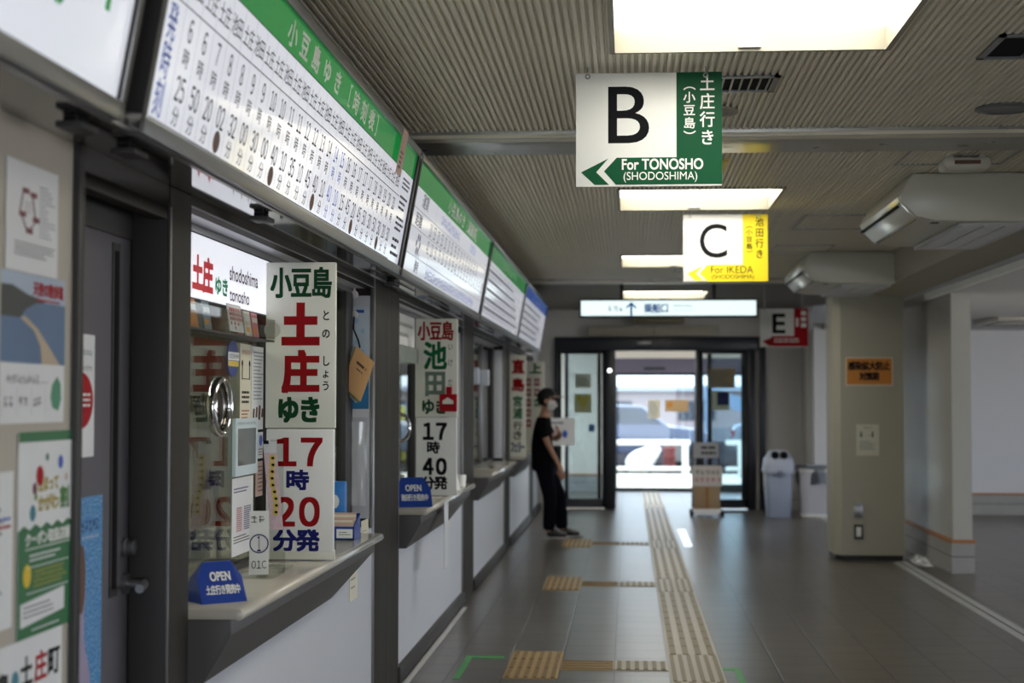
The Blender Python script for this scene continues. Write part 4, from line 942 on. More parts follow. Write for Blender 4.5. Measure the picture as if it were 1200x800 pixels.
on_glass('yellow_note', 8.85, 9.02, 1.49, 1.55, YELT, 'yellow note stuck on the white notice of the second counter', th=.004)
on_glass('blue_notice', 8.82, 9.12, .99, 1.22, mat('blue_white_notice', (170, 188, 226), .5), 'blue and white notice low on the second counter glass', lambda mb, F, w, h, d: mb.lines(F, .03, .03, w - .03, h - .03, 6, NAVY, .5, d=d))
t = thing('round_mirror', 'round chrome framed mirror on the second counter glass', 'mirror', (-1.26, 8.75, 1.3)); mb = MB(); mb.ring((-1.25, 8.75, 1.33), (.8, -.6, 0), .075, .011, CHROME, 28, 8); mb.build('chrome_rim', t, True); mb = MB(); mb.lathe((-1.327, 8.82, 1.33), (1, 0, 0), [(.028, 0), (.028, .03), (.012, .06)], CHROME); mb.build('arm', t, True)
open_tent(-1.165, 8.62, 1.25, 'blue tent sign reading OPEN on the second ledge', .35, '池田行き発売中')
t = thing('red_tag', 'red box tag hanging over the right edge of the 池田 sign', 'tag', (-1.03, 9.5, 1.43)); F = facing_cam(-1.121, 9.52, 1.415); s_ = 195.8
mb = MB(); mb.fbox(F, 0, .105, 0, .105, 0, .03, SRED); mb.fbox(F, .04, .075, .105, .15, .005, .02, SRED); mb.build('tag_body', t, bevel=.004); mb = MB(); mb.poly(F, [(.02, .045), (.085, .045), (.085, .065), (.052, .085), (.02, .065)], .031, IVORY); mb.lines(F, .02, .025, .085, .045, 1, INK, .8, d=.0315, ragged=0); mb.build('print', t)
mb = MB(); mb.box(-1.0455, -1.043, 9.1, 9.30, .52, .90, mat('translucent_tape', (216, 218, 222), .3)); tag(mb.build('tape_strip'), 'long white tape strip hanging from the second ledge', 'tape')
on_glass('taped_paper', 10.6, 10.85, .62, .80, PAPER2, 'small pale paper taped under the second ledge', None, 'paper', x=WX + .001, group='papers taped to counter fronts')
mb = MB(); F = Frame((-1.10, 9.9, .917), (.5, .8, 0), (-.25, .1, 1)); mb.fbox(F, 0, .11, 0, .15, -.004, 0, PAPER); mb.lines(F, .02, .03, .09, .13, 5, LINE, .3); mb.prism([F(.03, .012, -.04), F(.08, .012, -.04), F(.08, .11, -.004), F(.03, .11, -.004)], F.n * .003, ACRY); tag(mb.build('card_stand'), 'small white card standing at the far end of the second ledge', 'card')
mb = MB(); mb.lathe((-1.12, 10.7, .908), (0, 0, 1), [(.035, 0), (.04, .07), (.037, .075), (.03, .074), (.028, .01)], WHITE); tag(mb.build('white_cup', smooth=True), 'small white cup at the far corner of the second ledge', 'cup')
for y, lab in ((13.35, 'left white lock box on the mullions of the closed shutters'), (14.35, 'right white lock box on the mullions of the closed shutters')):
    mb = MB(); mb.box(-1.33, -1.25, y, y + .12, 1.62, 1.76, mat('pale_lock_box', (206, 212, 228), .4)); tag(mb.build('lock_box', bevel=.006), lab, 'box', 'white boxes on the shutters')

# ================================================================ POSTERS BY THE DOOR
PX0 = -1.218
def poster(name, y0, y1, z0, z1, m, label, draw, x=PX0, curl=0.0, cat='poster'):
    F = on_wall(x, y0, z0); mb = MB(); w, h = y1 - y0, z1 - z0
    mb.fbox(F, 0, w, 0, h, 0, .0012, m); draw(mb, F, w, h, .0018); return tag(mb.build(name), label, cat, 'posters beside the grey door')
PUR = mat('plum_print', (120, 52, 66), .5)
def p1(mb, F, w, h, d):
    for x, y in ((.17, .72), (.32, .70), (.11, .50), (.37, .475), (.24, .36)): mb.quad(F, w * (x + .12), w * (x + .25), h * (y), h * (y + .05), d, PUR)
    for a, b in (((.3, .72), (.24, .54)), ((.48, .7), (.54, .5)), ((.28, .5), (.36, .40)), ((.54, .48), (.44, .40))): mb.tube([F(w * a[0], h * a[1], d), F(w * b[0], h * b[1], d)], .0015, PUR, 4)
    mb.lines(F, w * .33, h * .54, w * .47, h * .66, 3, PUR, .6, d=d, ragged=0)
    mb.lines(F, w * .62, h * .34, w * .95, h * .84, 14, LINE, .3, d=d, ragged=.6); mb.lines(F, w * .15, h * .14, w * .95, h * .28, 5, INK, .3, d=d, ragged=.3)
poster('route_notice', 3.045, 3.33, 1.738, 1.96, PAPER, 'white notice with a small plum route diagram, uppermost beside the grey door', p1)
SEA = mat('poster_sea_blue', (84, 112, 150), .45, var=.25, scale=5); SAND = mat('poster_sand', (190, 170, 146), .5, var=.1); ISLE = mat('poster_island_dark', (48, 52, 48), .5, var=.3); SKYP = mat('poster_sky', (170, 184, 206), .45)
def p2(mb, F, w, h, d):
    a = .40; mb.quad(F, 0, w, h * a, h, d, SKYP); mb.quad(F, 0, w, h * a, h * .82, d + .0003, SEA)
    mb.poly(F, [(0, h * .70), (w * .40, h * .70), (w * .47, h * .76), (w * .6, h * .81), (w * .72, h * .82), (w * .7, h * .84), (w * .5, h * .86), (w * .3, h * .91), (0, h * .9)], d + .0006, ISLE)
    mb.poly(F, [(w * .40, h * .70), (w * .46, h * .715), (w * .62, h * .64), (w * .78, h * .52), (w * .93, h * a), (w * .68, h * a), (w * .66, h * .52), (w * .58, h * .62)], d + .0008, SAND)
    mb.em(F, '天使の散歩道', w * .56, h * .86, w * .97, h * .955, RED, d + .001, .001); mb.lines(F, w * .6, h * .82, w * .92, h * .85, 1, RED, .5, d=d + .001, ragged=0)
    mb.lines(F, w * .25, h * .26, w * .66, h * .33, 1, INK, .8, d=d, ragged=0); mb.lines(F, w * .66, h * .27, w * .78, h * .28, 1, LINE, .5, d=d, ragged=0)
    for k in range(3): mb.lines(F, w * (.22 + .18 * k), h * .1, w * (.36 + .18 * k), h * .19, 1, INK, .7, d=d, ragged=0)
    for x in (.2, .38, .56, .74): mb.quad(F, w * x, w * x + .001, h * .05, h * .24, d, LINE)
    mb.poly(F, [(w * .84, h * .10), (w * .92, h * .08), (w * .96, h * .16), (w * .95, h * .27), (w * .90, h * .32), (w * .83, h * .26), (w * .81, h * .17)], d, mat('map_green', (70, 142, 110), .5))
poster('beach_poster', 2.95, 3.378, 1.432, 1.736, PAPER, 'poster with a photo of a sand path to an island, red title 天使の散歩道', p2)
PGR = mat('poster_green', (28, 106, 56), .45, var=.1); YEL2 = mat('print_yellow', (226, 196, 48), .5)
def p3(mb, F, w, h, d):
    mb.quad(F, 0, w, h * .95, h, d, PGR); n = 5
    zz = [(0, 0), (w, 0)] + [(w * (1 - k / (2 * n)), h * (.545 if k % 2 else .52)) for k in range(2 * n + 1)]
    mb.poly(F, zz, d, PGR)
    for x, y, r, m in ((.37, .78, .05, SRED), (.75, .84, .035, LBLUE), (.25, .6, .04, mat('teal_print', (60, 130, 150), .5)), (.5, .87, .02, PGR), (.28, .72, .03, PUR), (.86, .76, .02, PINK), (.3, .68, .02, mat('leaf_print', (120, 150, 70), .5))): mb.disc(F, w * x, h * y, r * .42, r * .42, d + .0002, m, 14)
    OL = mat('olive_letter', (170, 150, 50), .5)
    mb.em(F, '泊まって', w * .34, h * .70, w * .72, h * .775, OL, d, .0015); mb.em(F, 'かがわ', w * .34, h * .60, w * .72, h * .68, OL, d, .0015); mb.em(F, '割', w * .74, h * .60, w * .92, h * .71, mat('green_letter', (70, 120, 50), .5), d, .002)
    e = d + .0006
    mb.em(F, 'クーポン取扱店舗', w * .12, h * .44, w * .94, h * .505, WHITE, e, .001); mb.quad(F, w * .12, w * .93, h * .425, h * .43, e, WHITE); mb.lines(F, w * .2, h * .36, w * .85, h * .405, 2, PAPER, .45, d=e)
    for q in ((.15, .92, .335, .34), (.15, .92, .15 + .06, .215)): mb.quad(F, w * q[0], w * q[1], h * q[2], h * q[3], e, PAPER)
    mb.disc(F, w * .16, h * .30, .022, .024, e, YEL2, 16); mb.lines(F, w * .28, h * .23, w * .88, h * .325, 4, YEL2, .6, d=e, ragged=.15)
    mb.poly(F, [(w * .05, h * .055), (w * .84, h * .085), (w * .84, h * .20), (w * .05, h * .17)], e, PAPER); mb.lines(F, w * .1, h * .09, w * .8, h * .16, 3, INK, .25, d=e + .0004); mb.lines(F, w * .25, h * .02, w * .75, h * .04, 1, PAPER, .4, d=e, ragged=0)
poster('coupon_poster', 3.125, 3.442, .996, 1.414, PAPER, 'white and green coupon poster with yellow print beside the grey door', p3)
def p4(mb, F, w, h, d): mb.lines(F, .02, h * .05, w - .03, h * .8, 10, LINE, .25, d=d, ragged=.5); mb.lines(F, w * .5, h * .68, w * .95, h * .72, 1, LBLUE, .5, d=d, ragged=0); mb.lines(F, w * .5, h * .63, w * .95, h * .67, 1, RED, .5, d=d, ragged=0)
poster('white_notice', 2.86, 3.10, 1.03, 1.338, PAPER, 'plain white notice cut off by the left edge, left of the coupon poster', p4)
def p5(mb, F, w, h, d):
    for k, (ch, m) in enumerate(zip('小豆島', (INK, RED, INK))): mb.em(F, ch, .0 + k * .085, h * .70, .08 + k * .085, h * .86, m, d, .002)
    mb.disc(F, .275, h * .80, .02, .02, d, mat('teal_print', (60, 130, 150), .5), 8)
    for ch, m, u in (('土', INK, .30), ('庄', RED, .38), ('町', INK, .455)): mb.em(F, ch, u, h * .74, u + .07, h * .90, m, d, .002)
    mb.disc(F, .45, h * .5, .06, .05, d, BROWN, 14); mb.disc(F, .52, h * .46, .05, .04, d, LBLUE, 14)
poster('town_poster', 2.845, 3.385, .62, .995, PAPER, 'white poster with red and black letters ending 土庄町, lowest beside the door', p5)
def p6(mb, F, w, h, d):
    mb.lines(F, w - .10, h * .82, w - .02, h * .88, 1, GREEN, .8, d=d, ragged=0); mb.lines(F, w - .10, h * .70, w - .02, h * .75, 1, GREEN, .8, d=d, ragged=0)
    mb.disc(F, w - .095, h * .46, .085, .068, d, SRED, 24); mb.lines(F, w - .085, h * .40, w - .03, h * .53, 3, WHITE, .5, d=d + .0004, ragged=0)
    mb.lines(F, w - .14, h * .12, w - .08, h * .15, 1, NAVY, .7, d=d, ragged=0)
poster('door_notice', 3.60, 3.83, 1.342, 1.638, PAPER, 'white notice with a red circle stuck on the grey door', p6, x=-1.304)
SPK = speckmat('speckled_blue', (36, 122, 186), (176, 210, 236))
def p7(mb, F, w, h, d):
    g = lambda *q: [(w * (.40 + .62 * a), h * b) for a, b in q]
    mb.poly(F, g((0, 0), (.50, 0), (.62, .30), (.55, .40), (.42, .47), (.36, .52), (.36, .62), (.40, .66), (.36, .80), (0, .80)), d, mat('lilac_dress_print', (158, 148, 176), .6, var=.1))
    mb.poly(F, g((.3, .2), (.42, .34), (.6, .28), (.5, 0), (.2, 0)), d + .0003, mat('skin_print', (176, 130, 110), .6)); mb.disc(F, w * .56, h * .72, w * .08, h * .12, d + .0004, BROWN, 16)
    mb.lines(F, w * .55, h * .88, w * .92, h * .92, 1, NAVY, .9, d=d, ragged=0); mb.lines(F, w * .55, h * .85, w * .92, h * .87, 1, PAPER, .6, d=d, ragged=0)
poster('blue_poster', 3.56, 3.90, .55, 1.245, SPK, 'speckled blue poster with a figure in lilac on the lower half of the door', p7, x=-1.304)

# ================================================================ FLOOR MARKINGS
TACB = mat('tactile_base_beige', (176, 164, 146), .45, var=.05, bump=.2); TACR = mat('tactile_bar_olive', (120, 104, 66), .5, var=.08)
TACY = mat('tactile_block_tan', (176, 146, 92), .5, var=.06); TACD = mat('tactile_bar_brown', (128, 100, 52), .5, var=.08)
X0, X1 = .228, .522
t = thing('tactile_path', 'long beige tactile guide path with raised bars running to the far doors', 'tactile paving', (.375, 12, 0))
mb = MB(); mb.box(X0, X1, 1.0, 26.2, 0, .004, TACB); mb.build('base_tiles', t)
mb = MB(); blocks = [(8.5, 9.4), (12.5, 13.4), (16.2, 17.1), (22.1, 23.0)]
y = 1.0
for (a, b) in blocks + [(26.2, 26.2)]:
    for k in range(4):
        x = X0 + (X1 - X0) * (k + .5) / 4; n = max(1, int((a - y) / .2985))
        for j in range(n): mb.box(x - .017, x + .017, y + j * (a - y) / n + .008, y + (j + 1) * (a - y) / n - .008, .004, .008, TACR)
    for k in range(6):
        if b > a: x = X0 + (X1 - X0) * (k + .5) / 6; mb.box(x - .011, x + .011, a + .01, b - .01, .004, .008, TACR)
    y = b
mb.build('raised_bars', t)
names = ('nearest the camera', 'the middle one', 'farthest, at the feet of the standing person')
for k, (a, b) in enumerate(((8.55, 9.46), (12.55, 13.45), (16.24, 17.14))):
    t = thing('tactile_block', 'square tan tactile warning block on the floor, ' + names[k], 'tactile paving', (-.52, (a + b) / 2, 0), 'tactile blocks before the counters')
    mb = MB(); mb.box(-.668, -.375, a, b, 0, .004, TACY); mb.build('base_tile', t); mb = MB()
    for j in range(6):
        x = -.668 + .293 * (j + .5) / 6
        for i in range(3): mb.box(x - .011, x + .011, a + .303 * i + .012, a + .303 * i + .29, .004, .009, TACD)
    mb.build('raised_bars', t)
    m_ = (a + b) / 2
    t = thing('tactile_strip', 'narrow tactile link from block to guide path, ' + names[k], 'tactile paving', (-.08, m_, 0), 'tactile links across the floor')
    mb = MB(); mb.box(-.37, -.078, m_ - .15, m_ + .15, 0, .004, TACY); mb.box(-.07, .222, m_ - .15, m_ + .15, 0, .004, TACB); mb.build('base_tile', t); mb = MB()
    for j in range(4): yy = m_ - .15 + .3 * (j + .5) / 4; mb.box(-.365, -.083, yy - .017, yy + .017, .004, .008, TACD)
    for j in range(6): x = -.07 + .292 * (j + .5) / 6; mb.box(x - .012, x + .012, m_ - .14, m_ + .14, .004, .008, TACR)
    mb.build('raised_bars', t)
TAPEW = mat('white_tape', (246, 247, 250), .14); TAPEG = mat('green_tape', (70, 156, 84), .5)
mb = MB(); mb.box(-1.175, -1.145, 6.0, 11.45, 0, .002, TAPEW); tag(mb.build('floor_tape'), 'long white tape line on the floor along the counters', 'tape')
mb = MB(); mb.box(.575, .665, 16.35, 18.6, 0, .002, TAPEW); tag(mb.build('floor_tape'), 'short bright white tape on the floor right of the tactile path', 'tape')
for x, y, sx, lab in ((-.93, 9.25, 1, 'green tape corner on the floor by the nearest counter'), (.62, 8.95, -1, 'green tape corner on the floor right of the tactile path')):
    mb = MB(); mb.box(x, x + .035 * sx, y - .75, y, 0, .002, TAPEG); mb.box(x, x + .22 * sx, y - .05, y + .03, 0, .0021, TAPEG); tag(mb.build('floor_tape'), lab, 'tape', 'green floor tape corners')
# ================================================================ NEAR THE FAR DOORS
ORANGE = mat('orange_poster', (204, 128, 44), .5)
F = facing_cam(2.045, 15.098, 1.635); mb = MB(); mb.fbox(F, -.008, .425, -.008, .255, 0, .002, PAPER2); mb.fbox(F, 0, .417, 0, .247, .002, .003, ORANGE)
mb.em(F, '感染拡大防止', .015, .135, .40, .215, INK, d=.0036, bold=.003); mb.em(F, '対策期', .12, .04, .30, .115, INK, d=.0036, bold=.003)
tag(mb.build('orange_notice'), 'orange notice with black characters on the beige pillar', 'notice')
F = facing_cam(2.13, 15.098, .975); mb = MB(); mb.fbox(F, 0, .21, 0, .29, 0, .002, mat('pale_notice', (208, 206, 186), .6)); mb.lines(F, .07, .25, .14, .27, 1, INK, .7, d=.003, ragged=0)
for x in (.045, .15): mb.disc(F, x, .19, .009, .022, .003, GREEN, 10); mb.disc(F, x, .218, .008, .008, .003, GREEN, 10)
mb.quad(F, .06, .14, .186, .189, .003, LINE); mb.lines(F, .03, .05, .18, .14, 4, LINE, .35, d=.003)
tag(mb.build('distancing_notice'), 'pale notice with two green figures on the beige pillar', 'notice')
for z, m, lab in ((.40, STEEL, 'grey cover plate low on the beige pillar'), (.20, WHITE, 'white switch plate with a dark rim, lowest on the pillar')):
    mb = MB(); mb.box(2.105, 2.185, 15.085, 15.1, z, z + .135, DARKF if m is WHITE else m); mb.box(2.12, 2.17, 15.082, 15.086, z + .02, z + .115, m); tag(mb.build('wall_plate', bevel=.003), lab, 'plate')
mb = MB(); vs = []; N = 9
for k in range(N):
    for q in range(N):
        a, b = q / (N - 1), k / (N - 1); e_ = math.sin(math.pi * a) * math.sin(math.pi * b)
        vs.append((2.60 + .16 * a + .03 * random.random(), 14.55 + .85 * b + .05 * random.random(), .004 + e_ * (.02 + .05 * random.random())))
mb.add(vs, [(k * N + q, k * N + q + 1, (k + 1) * N + q + 1, (k + 1) * N + q) for k in range(N - 1) for q in range(N - 1)], mat('bright_patch_white', (246, 248, 250), .1, spec=.9, coat=.6))  # crumpled sheet added to stand in for a bright patch on the floor
tag(mb.build('thin_sheet'), 'crumpled shiny stand-in for a bright patch on the floor between the pillar and the wing wall', 'sheet')

# rubbish bin
BING = mat('grey_blue_bin_plastic', (158, 168, 190), .4); BINL = mat('pale_bin_lid', (186, 194, 212), .4); BAG = glassmat('clear_bag', (214, 220, 226), 2.2)
def frustum(mb, cx, cy, z0, z1, w0, d0, w1, d1, m, r=.06):
    def loop(w, d, z):
        o = []
        for sx, sy, st in ((1, 1, 0), (-1, 1, 1), (-1, -1, 2), (1, -1, 3)):
            for k in range(4): q = math.pi / 2 * (st + k / 3); o.append((cx + sx * (w / 2 - r) + r * math.cos(q), cy + sy * (d / 2 - r) + r * math.sin(q), z))
        return o
    a, b = loop(w0, d0, z0), loop(w1, d1, z1); n = len(a)
    mb.add(a + b, [(i, (i + 1) % n, n + (i + 1) % n, n + i) for i in range(n)] + [tuple(range(n))[::-1], tuple(range(n, 2 * n))], m)
t = thing('rubbish_bin', 'tall grey bin with two round black holes in the lid, by the far right wall', 'bin', (1.935, 20.75, 0))
mb = MB(); frustum(mb, 1.935, 20.75, 0, .58, .30, .36, .36, .44, BING); mb.build('bin_body', t, bevel=.006)
mb = MB(); frustum(mb, 1.935, 20.75, .56, .62, .39, .47, .40, .48, BINL); frustum(mb, 1.935, 20.75, .62, .74, .39, .46, .36, .40, BINL, .07); frustum(mb, 1.935, 20.75, .74, .85, .36, .40, .22, .22, BINL, .07); mb.build('bin_lid', t, bevel=.01)
mb = MB()
for x in (1.88, 1.99): mb.lathe((x, 20.575, .795), (0, -.77, .63), [(.05, -.02), (.05, .012), (.04, .014), (.04, .006), (0, .006)], INK, 20)
mb.build('round_hole_rim', t, True)
mb = MB(); vs = []
for k in range(24):
    q = 2 * math.pi * k / 24; cx, sy = math.cos(q), math.sin(q); j = random.uniform(-.012, .012)
    vs += [(1.935 + .205 * cx + j, 20.75 + .245 * sy, .60), (1.935 + .20 * cx + j, 20.75 + .24 * sy, .55 - .05 * random.random() - (.18 if cx < -.6 else 0))]
mb.add(vs, [(2 * k, 2 * k + 1, (2 * k + 3) % 48, (2 * k + 2) % 48) for k in range(24)], BAG); mb.build('bin_bag', t)
# laundry style basket with clear bag
t = thing('waste_basket', 'wide pale mesh basket lined with a clear plastic bag, behind the pillar', 'basket', (2.41, 20.7, 0))
MESHW = mat('pale_lilac_mesh', (196, 196, 206), .5)
mb = MB(); frustum(mb, 2.41, 20.7, .04, .60, .38, .42, .46, .50, MESHW, .09); mb.build('basket_body', t)
mb = MB(); frustum(mb, 2.41, 20.7, 0, .05, .38, .42, .40, .44, WHITE, .09); frustum(mb, 2.41, 20.7, .58, .62, .47, .51, .48, .52, WHITE, .09); mb.build('rims', t, bevel=.006)
mb = MB(); vs = []
for k in range(28):
    q = 2 * math.pi * k / 28; cx, sy = math.cos(q), math.sin(q); j = random.uniform(-.012, .012)
    vs += [(2.41 + .20 * cx, 20.7 + .22 * sy, .58), (2.41 + .255 * cx + j, 20.7 + .27 * sy, .66), (2.41 + .25 * cx + j, 20.7 + .26 * sy, .40 + .05 * random.random())]
mb.add(vs, [f for k in range(28) for f in ((3 * k, 3 * k + 1, (3 * k + 4) % 84, (3 * k + 3) % 84), (3 * k + 1, 3 * k + 2, (3 * k + 5) % 84, (3 * k + 4) % 84))], BAG); mb.build('bin_bag', t)
# sign trolley with a cardboard box
TAN = mat('cardboard', (150, 126, 98), .7); TAPEB = mat('brown_tape', (150, 96, 54), .4)
t = thing('low_trolley', 'low white trolley on casters carrying a cardboard box in front of the far doors', 'trolley', (1.02, 20.75, 0))
mb = MB(); mb.box(.84, 1.2, 20.6, 20.95, .07, .10, WHITE); mb.box(.86, 1.18, 20.585, 20.6, .03, .098, PAPER)
mb.build('trolley_frame', t)
for x in (.82, 1.22):
    for y in (20.62, 20.92): mb = MB(); mb.lathe((x - .012, y, .035), (1, 0, 0), [(.035, 0), (.035, .024)], INK, 16); mb.box(x - .014, x + .014, y - .012, y + .012, .04, .08, DARKF); mb.build('caster', t, True)
t = thing('cardboard_box', 'cardboard box with a brown tape strip and a notice card, standing on the low trolley', 'box', (1.02, 20.75, .10))
mb = MB(); mb.box(.85, 1.185, 20.605, 20.88, .102, .39, TAN); mb.build('box_body', t, bevel=.004); mb = MB(); mb.box(1.0, 1.035, 20.597, 20.602, .105, .388, TAPEB); mb.build('tape', t)
F = facing_cam(.83, 20.597, .395); mb = MB(); mb.fbox(F, 0, .38, 0, .26, -.008, 0, mat('pale_card_board', (190, 184, 180), .6)); mb.lines(F, .04, .14, .34, .21, 1, INK, .8, d=.001, ragged=0); mb.lines(F, .02, .04, .36, .12, 1, RED, .7, d=.001, ragged=0); mb.build('notice_card', t)
t = thing('notice_stand', 'grey notice board on two dark posts behind the cardboard box', 'stand', (1.02, 21.0, 0))
for x in (.85, 1.19): mb = MB(); mb.tube([(x, 21.02, 0), (x, 21.02, .95)], .012, DARKF); mb.box(x - .02, x + .02, 20.98, 21.1, 0, .02, DARKF); mb.build('post', t)
F = facing_cam(.86, 21.0, .74); mb = MB(); mb.fbox(F, 0, .33, 0, .20, -.01, 0, mat('grey_notice_board', (150, 150, 154), .6)); mb.lines(F, .1, .03, .3, .17, 2, DARKF, .5, d=.001, ragged=0); mb.build('board', t)
# notice stand left of the person
t = thing('notice_stand', 'white notice with blue print on a dark stand behind the standing person', 'stand', (-.95, 20.9, 0))
mb = MB(); mb.box(-1.06, -.86, 20.82, 21.02, 0, .04, INK); mb.box(-1.0, -.92, 20.9, 20.94, .04, .8, INK); mb.box(-1.05, -.90, 20.84, 20.96, .62, .88, INK); mb.build('stand_post', t, bevel=.006)
F = facing_cam(-1.12, 20.82, .90); mb = MB(); mb.fbox(F, 0, .44, 0, .36, -.008, 0, PAPER); mb.disc(F, .31, .15, .035, .05, .001, LBLUE, 14); mb.poly(F, [(.19, .16), (.25, .19), (.25, .13)], .001, LBLUE); mb.quad(F, .12, .2, .15, .17, .001, LBLUE); mb.lines(F, .05, .27, .38, .32, 1, LINE, .5, d=.001); mb.build('notice_board', t)
# notices on the door glass
def door_notice(x0, x1, z0, z1, y, m, label, draw=None):
    F = facing_cam(x0, y, z0); mb = MB(); mb.fbox(F, 0, x1 - x0, 0, z1 - z0, -.002, 0, m)
    if draw: draw(mb, F, x1 - x0, z1 - z0)
    tag(mb.build('door_notice'), label, 'notice', 'notices on the door glass')
ln = lambda mb, F, w, h: mb.lines(F, w * .1, h * .1, w * .9, h * .9, 5, LINE, .35, d=.001)
door_notice(1.10, 1.475, 1.66, 1.93, 22.055, papermat('brown_paper_notice', (196, 166, 122)), 'beige notice at the top of the right glass door', ln)
door_notice(1.16, 1.40, 1.36, 1.62, 22.05, papermat('thin_cream_paper', (222, 214, 190)), 'cream and navy notice under the beige one on the right glass door', lambda mb, F, w, h: mb.quad(F, w * .3, w * .95, h * .25, h * .95, .001, NAVY))
door_notice(-.72, -.50, 1.66, 1.86, 22.055, papermat('thin_cream_paper', (222, 214, 190)), 'cream notice high on the left glass door', ln)
door_notice(-.73, -.49, 1.32, 1.58, 22.055, papermat('pale_yellow_notice', (216, 208, 168)), 'pale notice with a yellow shape on the left glass door', lambda mb, F, w, h: mb.poly(F, [(w * .1, h * .8), (w * .5, h * .1), (w * .9, h * .8), (w * .7, h * .95), (w * .5, h * .8), (w * .3, h * .95)], .001, YEL2))
door_notice(-.53, -.45, 1.06, 1.16, 22.055, mat('blue_sticker', (60, 110, 170), .5), 'small blue sticker on the left glass door')
door_notice(.34, .54, 1.20, 1.50, 26.39, papermat('thin_cream_paper', (222, 214, 190)), 'cream notice in the middle of the outer glass door', ln)
door_notice(.62, 1.0, 1.31, 1.50, 26.39, papermat('tan_notice', (206, 176, 130)), 'wide tan notice on the outer glass door', lambda mb, F, w, h: mb.disc(F, w * .2, h * .6, .05, .05, .001, mat('orange_print', (196, 130, 50), .5), 12))
mb = MB(); mb.lathe((-.24, 21.955, 1.90), (0, -1, 0), [(.026, 0), (.026, .012), (.018, .018), (0, .02)], mat('lit_white_lamp', (250, 250, 255), .3, emit=3)); tag(mb.build('door_lamp', smooth=True), 'tiny lit white lamp on the dark door post', 'lamp')

# ================================================================ OUTSIDE
RAILW = mat('white_painted_rail', (238, 236, 228), .5)
def rail(x0, x1, posts, y, label):
    t = thing('guard_rail', label, 'railing', ((x0 + x1) / 2, y, -.02), 'white guard rails outside')
    mb = MB(); mb.box(x0, x1, y - .035, y + .035, .61, .71, RAILW); mb.box(x0, x1, y - .03, y + .03, .10, .18, RAILW); mb.build('rail_bar', t, bevel=.02)
    for x in posts: mb = MB(); mb.box(x - .06, x + .06, y - .05, y + .05, -.02, .66, RAILW); mb.build('post', t, bevel=.02)
rail(-3.2, 1.25, (-2.9, -1.1, 1.15), 32, 'white guard rail outside the open doorway')
rail(1.95, 4.6, (2.25, 4.3), 32, 'white guard rail seen through the right glass door')
def car(x, y, col, label, L_=4.3):
    t = thing('car', label, 'car', (x, y, -.02), 'cars parked outside'); bm_ = mat('car_paint_%d_%d_%d' % col, col, .25, coat=.8); gl = mat('car_window', (56, 64, 78), .08, spec=.8)
    prof = [(-2.1, .28), (2.1, .28), (2.12, .65), (1.95, .82), (1.15, .92), (.55, 1.38), (-1.15, 1.42), (-1.75, .98), (-2.08, .9), (-2.14, .6)]
    mb = MB(); mb.prism([(x + a, y - .8, b) for a, b in prof], (0, 1.6, 0), bm_); mb.build('car_body', t, bevel=.08)
    mb = MB()
    for yy in (-.812, .802): mb.prism([(x + a, y + yy, b) for a, b in ((1.0, .95), (.5, 1.32), (-1.1, 1.35), (-1.55, .98))], (0, .01, 0), gl)
    mb.build('side_window', t)
    for wx in (-1.35, 1.35):
        for yy in (-.8, .62): mb = MB(); mb.lathe((x + wx, y + yy, .29), (0, 1, 0), [(.31, 0), (.31, .18)], INK, 24); mb.lathe((x + wx, y + yy - .005, .29), (0, 1, 0), [(.19, 0), (.19, .19)], STEEL, 16); mb.build('wheel', t, True)
    mb = MB(); mb.box(x + 2.0, x + 2.13, y - .75, y - .5, .6, .74, WHITE); mb.box(x - 2.15, x - 2.03, y - .75, y - .5, .65, .8, SRED); mb.build('lamp', t)
car(-.2, 37.5, (74, 86, 116), 'dark blue grey car parked outside the doorway')
car(4.6, 38.5, (120, 132, 150), 'pale grey car parked outside, right of the doorway')
mb = MB(); mb.prism([(.0, 33.6, -.02), (.45, 33.6, -.02), (.66, 33.6, .34), (.74, 33.6, .50), (.5, 33.6, .54), (.1, 33.6, .40), (-.05, 33.6, .22)], (0, .8, 0), RAILW); tag(mb.build('white_boat_cover', bevel=.09, seg=4), 'white rounded cover on the ground behind the guard rail', 'cover')
FARB = mat('far_building_pinkish', (188, 172, 172), .8); FARR = mat('far_roof_pale', (198, 208, 222), .6)
t = thing('harbour_building', 'long low pinkish building across the quay', 'building', (2, 66, 0))
mb = MB(); mb.box(-14, 20, 66, 72, -.02, 1.9, FARB); mb.build('walls', t); mb = MB(); mb.box(-14.3, 20.3, 65.7, 72.3, 1.9, 2.1, FARR); mb.build('roof', t)
for k in range(9): mb = MB(); mb.box(-11.5 + k * 3.4, -10 + k * 3.4, 65.95, 66.02, .7, 1.5, mat('far_window_dark', (70, 74, 86), .3)); mb.build('window', t)
t = thing('boarding_ramp', 'sloping pale blue boarding ramp seen through the right glass door', 'ramp', (4.5, 46, 0))
PB2 = mat('pale_blue_steel', (150, 176, 206), .5)
mb = MB(); mb.prism([(2.2, 46, 1.5), (2.2, 46, 1.95), (7.2, 46, .25), (7.2, 46, -.02)], (0, .25, 0), PB2); mb.build('ramp_beam', t); mb = MB()
for x in (2.3, 3.6, 4.9): mb.box(x - .08, x + .08, 46, 46.2, -.02, 1.5 - (x - 2.2) * .3, PB2)
mb.build('support', t)
